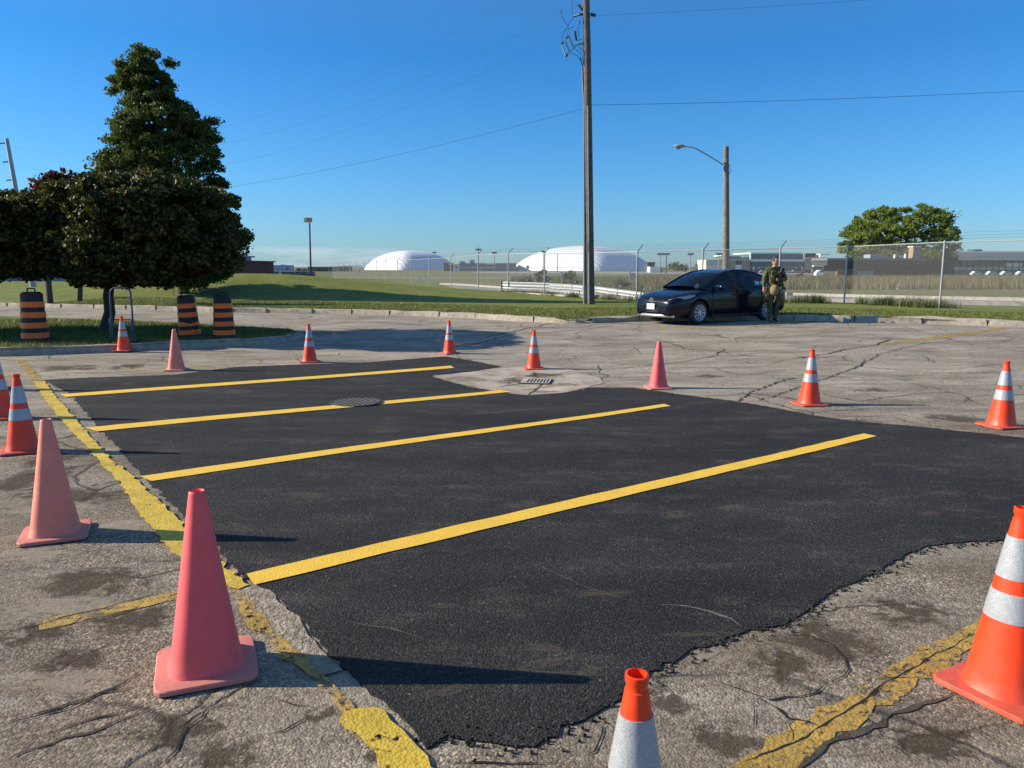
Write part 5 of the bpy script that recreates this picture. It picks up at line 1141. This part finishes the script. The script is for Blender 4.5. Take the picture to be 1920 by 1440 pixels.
        # fog light trim
        MB().bar((2.28, s * .60, .34), (2.12, s * .76, .36), .02, .04).build('fog_light_trim', chrome, r)
    # roof, windscreen, rear window
    def cross(x, bow, n=10, dz=0):
        L0, R0 = smooth_rail(x, -1), smooth_rail(x, 1); return [L0.lerp(R0, q / n) + Vector((bow * .8 * math.sin(math.pi * q / n), 0, bow * .25 * math.sin(math.pi * q / n) + dz)) for q in range(n + 1)]
    def roofrow(x, n=10): 
        L0, R0 = smooth_rail(x, -1), smooth_rail(x, 1); return [L0.lerp(R0, q / n) + Vector((0, 0, .03 * math.sin(math.pi * q / n)**.6 if 0 < q < n else 0)) for q in range(n + 1)]
    MB().grid([roofrow(x) for x in np.linspace(.36, -1.12, 14)]).build('roof', navy, r, smooth=1)
    MB().grid([[p_ + Vector((.10 * math.sin(math.pi * q / 10) * (k / 7), 0, .02 * math.sin(math.pi * q / 10))) for q, p_ in enumerate(roofrow(x))] for k, x in enumerate(np.linspace(.36, 1.20, 8))]).build('windscreen', gls, r, smooth=1)
    MB().grid([roofrow(x) for x in np.linspace(-1.12, -1.76, 8)]).build('rear_window', gls, r, smooth=1)
    for s in (-1, 1):
        MB().tube([smooth_rail(x, s) + Vector((0, 0, .004)) for x in np.linspace(1.22, -1.76, 30)], .028, 8).build('roof_rail', navy, r, smooth=1)
    # interior
    for sx, sy in ((.10, .36), (.10, -.36)):
        g_ = MB(); g_.box((sx, sy, .62), (.5, .48, .2)); g_.box((sx - .28, sy, .9), (.14, .46, .55), rot=Euler((0, R(-14), 0)).to_matrix()); g_.box((sx - .36, sy, 1.22), (.09, .24, .15)); g_.build('front_seat', seatm, r, bevel=.03)
    g_ = MB(); g_.box((-.95, 0, .9), (.16, 1.2, .5), rot=Euler((0, R(-18), 0)).to_matrix()); g_.box((-1.05, .35, 1.2), (.08, .22, .12)); g_.box((-1.05, -.35, 1.2), (.08, .22, .12)); g_.build('rear_seat', seatm, r, bevel=.03)
    MB().box((.88, 0, .88), (.45, 1.35, .1)).build('dashboard', seatm, r, bevel=.03)
    sw = MB().lathe([(.17, 0), (.185, .015), (.17, .03), (.155, .015), (.17, 0)], 20).build('steering_wheel', seatm, r, smooth=1); sw.location = (.62, .36, .93); sw.rotation_euler = (0, R(-62), 0)
    MB().box((.52, .0, 1.30), (.02, .2, .05)).build('rear_view_mirror', blk, r)
    MB().bar((.62, -.05, .95), (.60, .0, 1.05), .06, .10).build('paper_tag', M['white'], r)
    # front fascia
    MB().box((2.318, 0, .63), (.05, .95, .012), rot=Matrix.Identity(3)).build('upper_grille', blk, r)
    g_ = MB(); rows = []
    for z, hw_, xo in ((.585, .50, 2.325), (.50, .56, 2.345), (.40, .63, 2.345), (.30, .70, 2.325)):
        rows.append([Vector((xo - .16 * abs(q / 6)**2.2 * (hw_ / .6), hw_ * q / 6, z)) for q in range(-6, 7)])
    g_.grid(rows).build('lower_grille', blk, r, smooth=1)
    g_ = MB()
    for z in (.33, .37, .41, .45): g_.grid([[Vector((2.352 - .16 * abs(q / 6)**2.2, (.60) * q / 6, z + dz)) for q in range(-6, 7)] for dz in (0, .012)])
    g_.build('grille_bar', simple('grille_grey', (.06, .06, .065), .4), r)
    g_ = MB(); g_.grid([[Vector((2.365 - .17 * abs(q / 6)**2.2 + xo, .72 * q / 6, z)) for q in range(-6, 7)] for z, xo in ((.20, -.03), (.225, 0), (.26, .0), (.275, -.02))]); g_.build('front_lip', silver, r, smooth=1)
    MB().grid([[Vector((2.36 - .17 * abs(q / 6)**2.2, .50 * q / 6, .605 + dz)) for q in range(-6, 7)] for dz in (0, .018)]).build('chrome_strip', chrome, r)
    g_ = MB()
    for a_, b_ in ((.075, .052), (.028, .050), (.052, .022)):
        zc = .655 + (.028 if a_ == .052 else 0); g_.tube([(2.345, a_ * math.cos(t_), zc + b_ * math.sin(t_)) for t_ in np.linspace(0, 2 * math.pi, 20)], .007, 6, False)
    g_.build('emblem', chrome, r, smooth=1)
    pl = MB().box((2.372, 0, .475), (.01, .30, .15)).build('licence_plate', M['white'], r, bevel=.003)
    cu = bpy.data.curves.new('plate_text', 'FONT'); cu.body = 'CKFL 071'; cu.size = .072; cu.align_x = 'CENTER'; cu.align_y = 'CENTER'; cu.extrude = .0008
    to = bpy.data.objects.new('plate_text', cu); COL.objects.link(to); bpy.context.view_layer.update(); tm = bpy.data.meshes.new_from_object(to.evaluated_get(bpy.context.evaluated_depsgraph_get())); bpy.data.objects.remove(to)
    tm.materials.clear(); tm.materials.append(simple('plate_blue', (.03, .07, .30), .5)); to = add(bpy.data.objects.new('plate_text', tm), pl); to.matrix_local = Matrix.Translation((2.3785, 0, .475)) @ Euler((R(90), 0, R(90))).to_matrix().to_4x4()
    # wheels
    for ax in (FA, RA):
        for s in (-1, 1):
            wr = empty('wheel', (ax, s * .775, WR), R(90) if s < 0 else R(-90)); wr.parent = r   # local -y... rim faces outward along local -x rotated
            wr.rotation_euler = (0, 0, 0)
            def ring(prof, n=40):
                g__ = MB(); rows = []
                for k in range(n + 1):
                    a = 2 * math.pi * k / n; rows.append([Vector((q[0] * math.cos(a), s * q[1], q[0] * math.sin(a))) for q in prof])
                return g__.grid(rows)
            ring([(.20, -.1), (.29, -.105), (.312, -.08), (.318, 0), (.312, .08), (.29, .105), (.215, .095), (.20, .08)]).build('tyre', M['dark'], wr, smooth=.9)
            g__ = ring([(.212, .098), (.218, .104), (.205, .10), (.195, .06), (.19, -.08)])
            for k in range(10):
                a = 2 * math.pi * k / 10; b_ = a + .24
                def PP(rr_, aa, yy_): return Vector((rr_ * math.cos(aa), s * yy_, rr_ * math.sin(aa)))
                g__.bar(PP(.03, a, .085), PP(.13, a + .10, .098), .03, .028); g__.bar(PP(.12, a + .09, .098), PP(.205, a - .02, .10), .014, .022); g__.bar(PP(.12, a + .09, .098), PP(.205, a + .28, .10), .014, .022)
            g__.tube([(0, s * .07, 0), (0, s * .105, 0)], .038, 16); g__.build('rim', silver, wr, smooth=.5)
            MB().tube([(0, s * -.02, 0), (0, s * .04, 0)], .188, 24).build('brake_backing', blk, wr)
    MB().box((0, 0, .2), (4.1, 1.3, .08)).build('underbody', blk, r)
    for ax in (FA, RA): MB().box((ax, 0, .5), (.72, 1.04, .6)).build('wheel_well', blk, r)
    MB().tube([(.3, -.25, 1.0), (.3, -.25, 1.0 + .001)], .001, 3) 
    return r
car()

# ================================================================ soldier
def soldier():
    camo, N, L, b = nm('woodland_camouflage'); t = N.new('ShaderNodeTexCoord')
    n1 = noise(N, L, 11, 3, t.outputs['Object'], .5); n2 = noise(N, L, 15, 3, t.outputs['Object'], .5, (1.3, 1, .8)); n3 = noise(N, L, 19, 2, t.outputs['Object'], .5, (1, 1.2, 1.1))
    c = ramp(N, L, n1, [(.46, (.075, .085, .028)), (.50, (.13, .13, .05))]); c = mix(N, L, ramp(N, L, n2, [(.53, 0), (.56, 1)]), c, (.035, .05, .02)); c = mix(N, L, ramp(N, L, n3, [(.60, 0), (.62, 1)]), c, (.015, .015, .01))
    L.new(c, b.inputs['Base Color']); b.inputs['Roughness'].default_value = .9; bump(N, L, b, noise(N, L, 30, 4), .01)
    skin = simple('skin', (.50, .27, .18), .55, var=.08); hair = simple('short_brown_hair', (.05, .032, .02), .8); tan = simple('tan_helmet_cover', (.22, .17, .08), .85, var=.2, vs=30); boot = simple('brown_leather_boots', (.09, .06, .035), .7); black = simple('black_gun_metal', (.012, .012, .013), .4, .3)
    p = gp(1447, 604); r = empty('person', (p.x, p.y, p.z), R(0), 'soldier in camouflage leaning at the rear of the dark car, holding a rifle', 'person')
    S = 1.0
    def skinned(name, V, E_, rad, mat, lev=2, parent=r):
        me = bpy.data.meshes.new(name); me.from_pydata([Vector(v) * S for v in V], E_, []); o = add(bpy.data.objects.new(name, me)); m_ = o.modifiers.new('k', 'SKIN'); m_.use_smooth_shade = True
        for i, rr_ in enumerate(rad): me.skin_vertices[0].data[i].radius = (rr_ if hasattr(rr_, '__len__') else (rr_, rr_)); me.skin_vertices[0].data[i].use_root = (i == 0)
        s_ = o.modifiers.new('s', 'SUBSURF'); s_.levels = s_.render_levels = lev; bpy.context.view_layer.update()
        m2_ = bpy.data.meshes.new_from_object(o.evaluated_get(bpy.context.evaluated_depsgraph_get())); bpy.data.objects.remove(o); m2_.materials.clear(); m2_.materials.append(mat)
        for q in m2_.polygons: q.use_smooth = True
        return add(bpy.data.objects.new(name, m2_), parent)
    # figure facing the camera (-y), screen-left is -x. joints
    J = dict(pel=(0, 0, .98), sp=(0, 0, 1.15), ch=(0, -.01, 1.36), nk=(0, 0, 1.54), hd0=(.005, -.01, 1.60),
             hL=(-.10, 0, .94), kL=(-.125, -.10, .52), aL=(-.085, -.07, .11), tL=(-.10, -.25, .045),
             hR=(.10, .01, .94), kR=(.115, .0, .51), aR=(.105, .06, .11), tR=(.15, -.10, .045),
             sL=(-.19, 0, 1.45), eL=(-.275, .0, 1.18), wL=(-.285, -.05, .97), sR=(.19, 0, 1.45), eR=(.315, -.02, 1.19), wR=(.10, -.24, 1.17))
    names = list(J); ix = {k: i for i, k in enumerate(names)}; V = [J[k] for k in names]
    E_ = [(ix[a], ix[b_]) for a, b_ in [('pel', 'sp'), ('sp', 'ch'), ('ch', 'nk'), ('nk', 'hd0'), ('pel', 'hL'), ('hL', 'kL'), ('kL', 'aL'), ('aL', 'tL'), ('pel', 'hR'), ('hR', 'kR'), ('kR', 'aR'), ('aR', 'tR'), ('ch', 'sL'), ('sL', 'eL'), ('eL', 'wL'), ('ch', 'sR'), ('sR', 'eR'), ('eR', 'wR')]]
    rad = dict(pel=(.14, .11), sp=(.14, .10), ch=(.155, .115), nk=.062, hd0=.058, hL=.085, kL=.055, aL=.04, tL=.035, hR=.085, kR=.055, aR=.04, tR=.035, sL=.06, eL=.042, wL=.027, sR=.06, eR=.042, wR=.027)
    rr = [rad[k] for k in names]
    # hands: palm plus five finger chains
    def hand(w_, dirv, curl):
        w_ = Vector(w_); d = Vector(dirv).normalized(); sx = d.cross(Vector((0, -1, .2))).normalized(); nn = sx.cross(d).normalized(); pi = len(V)
        V.append(tuple(w_ + d * .045)); rr.append((.032, .016)); E_.append((ix['wL'] if w_.x < 0 else ix['wR'], pi)); V.append(tuple(w_ + d * .085)); rr.append((.036, .015)); E_.append((pi, pi + 1))
        for k, (off, ln) in enumerate(((-.03, .062), (-.01, .078), (.012, .082), (.032, .072))):
            a = w_ + d * .088 + sx * off; q = len(V); V.append(tuple(a + d * ln * .4)); V.append(tuple(a + d * ln * .7 + nn * curl * ln * .4)); V.append(tuple(a + d * ln * .75 + nn * curl * ln * .8)); rr.extend([.009, .0085, .0075]); E_.extend([(pi + 1, q), (q, q + 1), (q + 1, q + 2)])
        q = len(V); V.append(tuple(w_ + d * .05 - sx * .042 + nn * .01)); V.append(tuple(w_ + d * .085 - sx * .055 + nn * .02)); rr.extend([.011, .009]); E_.extend([(pi, q), (q, q + 1)])
    hand(J['wL'], (-.05, -.15, -1), .5); hand(J['wR'], (-.8, -.2, .1), .9)
    skinned('body', V, E_, rr, skin)
    # head, slightly turned to the viewer's right
    bm = bmesh.new(); bmesh.ops.create_uvsphere(bm, u_segments=32, v_segments=24, radius=1)
    for v in bm.verts:
        x, y, z = v.co; f = 1.0
        sx, sy, szz = .076, .098, .122
        if z < -.2: sx *= 1 - .30 * (-z - .2); sy *= 1 - .18 * (-z - .2)
        X_, Y_, Z_ = x * sx, y * sy, z * szz
        if y < -.5:
            if abs(x) < .22 and -.38 < z < .12: Y_ -= .022 * (1 - abs(x) / .22) * (1 - abs(z + .2) / .32 if abs(z + .2) < .32 else 0)
            for e in (-.38, .38):
                dd = (x - e)**2 + (z - .08)**2
                Y_ += .014 * math.exp(-dd / .02)
            if z < -.7: Y_ -= .006
            if abs(x) < .35 and -.55 < z < -.45: Y_ += .004
        v.co = (X_, Y_, Z_)
    for f in bm.faces: f.smooth = True
    hm = bpy.data.meshes.new('head'); bm.to_mesh(hm); bm.free(); hm.materials.append(skin)
    hd = add(bpy.data.objects.new('head', hm), r); hd.location = (.010, -.015, 1.685); hd.rotation_euler = (R(3), 0, R(28))
    for s in (-1, 1):
        MB().sphere((s * .030, -.083, .010), .012, 10, 6).build('eye', simple('eye_dark', (.03, .025, .02), .2), hd, smooth=2); MB().sphere((s * .077, .005, -.005), .03, 8, 6, .3, .6, 1).build('ear', skin, hd, smooth=2)
        MB().bar((s * .014, -.094, .033), (s * .048, -.086, .036), .008, .007).build('eyebrow', hair, hd)
    MB().bar((-.022, -.091, -.062), (.022, -.091, -.062), .008, .006).build('mouth', simple('lips', (.32, .12, .10), .5), hd)
    g_ = MB(); rows = []
    for i in range(9):
        tt = math.pi * .52 * i / 8; rows.append([Vector((.083 * math.sin(tt) * math.cos(a), .105 * math.sin(tt) * math.sin(a) + .008, .132 * math.cos(tt) - (0 if math.sin(a) > -.3 else 0))) for a in np.linspace(0, 2 * math.pi, 25)])
    for rw in rows:
        for v in rw:
            if v.y < -.045 and v.z < .085: v.y = -.04; v.x *= .98; v.z = max(v.z, .055)
    g_.grid(rows).build('hair', hair, hd, smooth=2)
    # uniform: jacket and trousers as one-piece skins over the body
    JN = ['pel', 'sp', 'ch', 'nk', 'sL', 'eL', 'wL', 'sR', 'eR', 'wR']; jx = {k: i for i, k in enumerate(JN)}
    skinned('jacket', [(0, 0, .86), *[J[k] for k in JN]][0:1] + [J[k] for k in JN], [(0, 1)] + [(a + 1, b_ + 1) for a, b_ in [(jx['pel'], jx['sp']), (jx['sp'], jx['ch']), (jx['ch'], jx['nk']), (jx['ch'], jx['sL']), (jx['sL'], jx['eL']), (jx['eL'], jx['wL']), (jx['ch'], jx['sR']), (jx['sR'], jx['eR']), (jx['eR'], jx['wR'])]],
            [(.185, .15), (.18, .14), (.18, .14), (.20, .15), (.085, .085), .095, .074, .052, .095, .076, .052], camo)
    TN = ['pel', 'hL', 'kL', 'aL', 'hR', 'kR', 'aR']; tv = [J[k] for k in TN]
    skinned('trousers', tv, [(0, 1), (1, 2), (2, 3), (0, 4), (4, 5), (5, 6)], [(.165, .13), .115, .085, .062, .115, .085, .062], camo)
    for s, a in ((-1, 'L'), (1, 'R')):
        A_ = Vector(J['a' + a]); T_ = Vector(J['t' + a]); skinned('boot', [A_ + Vector((0, 0, .14)), A_ + Vector((0, .01, -.01)), A_ + Vector((0, .03, -.06)), A_.lerp(T_, .5) + Vector((0, 0, -.02)), T_], [(0, 1), (1, 2), (1, 3), (3, 4)], [.062, .055, .045, .048, .042], boot)
    # webbing
    vest = skinned('load_vest', [(0, -.02, 1.06), (0, -.02, 1.22), (0, -.02, 1.40)], [(0, 1), (1, 2)], [(.185, .165), (.185, .165), (.16, .165)], camo)
    for x, z, w_, h, yy_ in ((-.12, 1.17, .13, .17, -.20), (.06, 1.12, .12, .15, -.20), (-.09, 1.36, .12, .14, -.19), (.10, 1.34, .10, .14, -.19), (.20, 1.0, .10, .18, -.08)):
        MB().box((x, yy_, z), (w_, .08, h)).build('pouch', camo, vest, bevel=.02)
    # kit
    MB().tube([(-.16, -.16, 1.48), (-.02, -.21, 1.3), (.12, -.19, 1.08)], .018, 6).build('sling_strap', simple('olive_strap', (.05, .05, .025), .8), vest)
    hb = empty('helmet', (p.x - .045, p.y - .235, p.z + .90), 0, 'tan covered helmet hanging in front of the soldier hip', 'helmet')
    MB().sphere((0, 0, 0), .128, 20, 12, .95, 1, 1.2).build('shell', tan, hb, smooth=2); MB().tube([(.0, 0, -.14), (.03, -.02, -.20), (.02, -.01, -.27), (-.02, 0, -.33)], .014, 6).build('chin_strap', tan, hb)
    kb = empty('kit_bag', (p.x - .235, p.y - .12, p.z + .69), 0, 'camouflage kit bag hanging at the soldier side beside the rear wheel', 'bag')
    sb = skinned('bag_body', [(-.10, 0, -.01), (0, 0, 0), (.14, .03, .02)], [(0, 1), (1, 2)], [(.085, .10), (.105, .12), (.10, .11)], camo, 2, None); sb.parent = kb
    MB().tube([(-.05, 0, .1), (.0, .02, .2), (.06, .04, .34)], .014, 6).build('carry_strap', simple('olive_webbing', (.07, .07, .035), .8), kb)
    rf = empty('rifle', (p.x + .05, p.y - .27, p.z + 1.15), 0, 'black rifle slung across the soldier chest, muzzle down', 'rifle'); g_ = MB(); g_.bar((.05, 0, .22), (.0, 0, -.12), .045, .06); g_.tube([(.0, 0, -.12), (-.03, 0, -.38)], .014, 8); g_.build('receiver', black, rf, bevel=.006)
    MB().bar((.05, 0, .22), (.10, .01, .36), .04, .09).build('stock', black, rf, bevel=.008); MB().bar((.02, -.01, .02), (.10, -.01, -.05), .03, .05).build('magazine', black, rf, bevel=.005); MB().bar((-.01, -.01, -.1), (-.025, -.01, -.28), .05, .05).build('handguard', black, rf, bevel=.006)
    MB().box((p.x + .0, 0, 0), (.0001,) * 3)
soldier()

# weeds poking through at the fence foot
wl2 = []
for k in range(26):
    t = random.random(); i = random.choice([1, 1, 2, 2, 3, 4, 5, 6, 7]); a, b = FP[i], FP[i + 1]; x = a[0] + (b[0] - a[0]) * t; y = a[1] + (b[1] - a[1]) * t - .05
    n_ = 180; s_ = random.uniform(.12, .4); wl2.append(np.stack([rng.normal(x, s_, n_), rng.normal(y, s_ * .6, n_), np.zeros(n_)], 1))
W_ = np.concatenate(wl2)
tag(blades('fence_weeds', 0, (W_[:, 0], W_[:, 1]), lambda x, y: gz(x, y) + .12, .12, .45, .014, GG, .3), 'weeds growing along the foot of the chain link fence', 'weeds', kind='stuff')
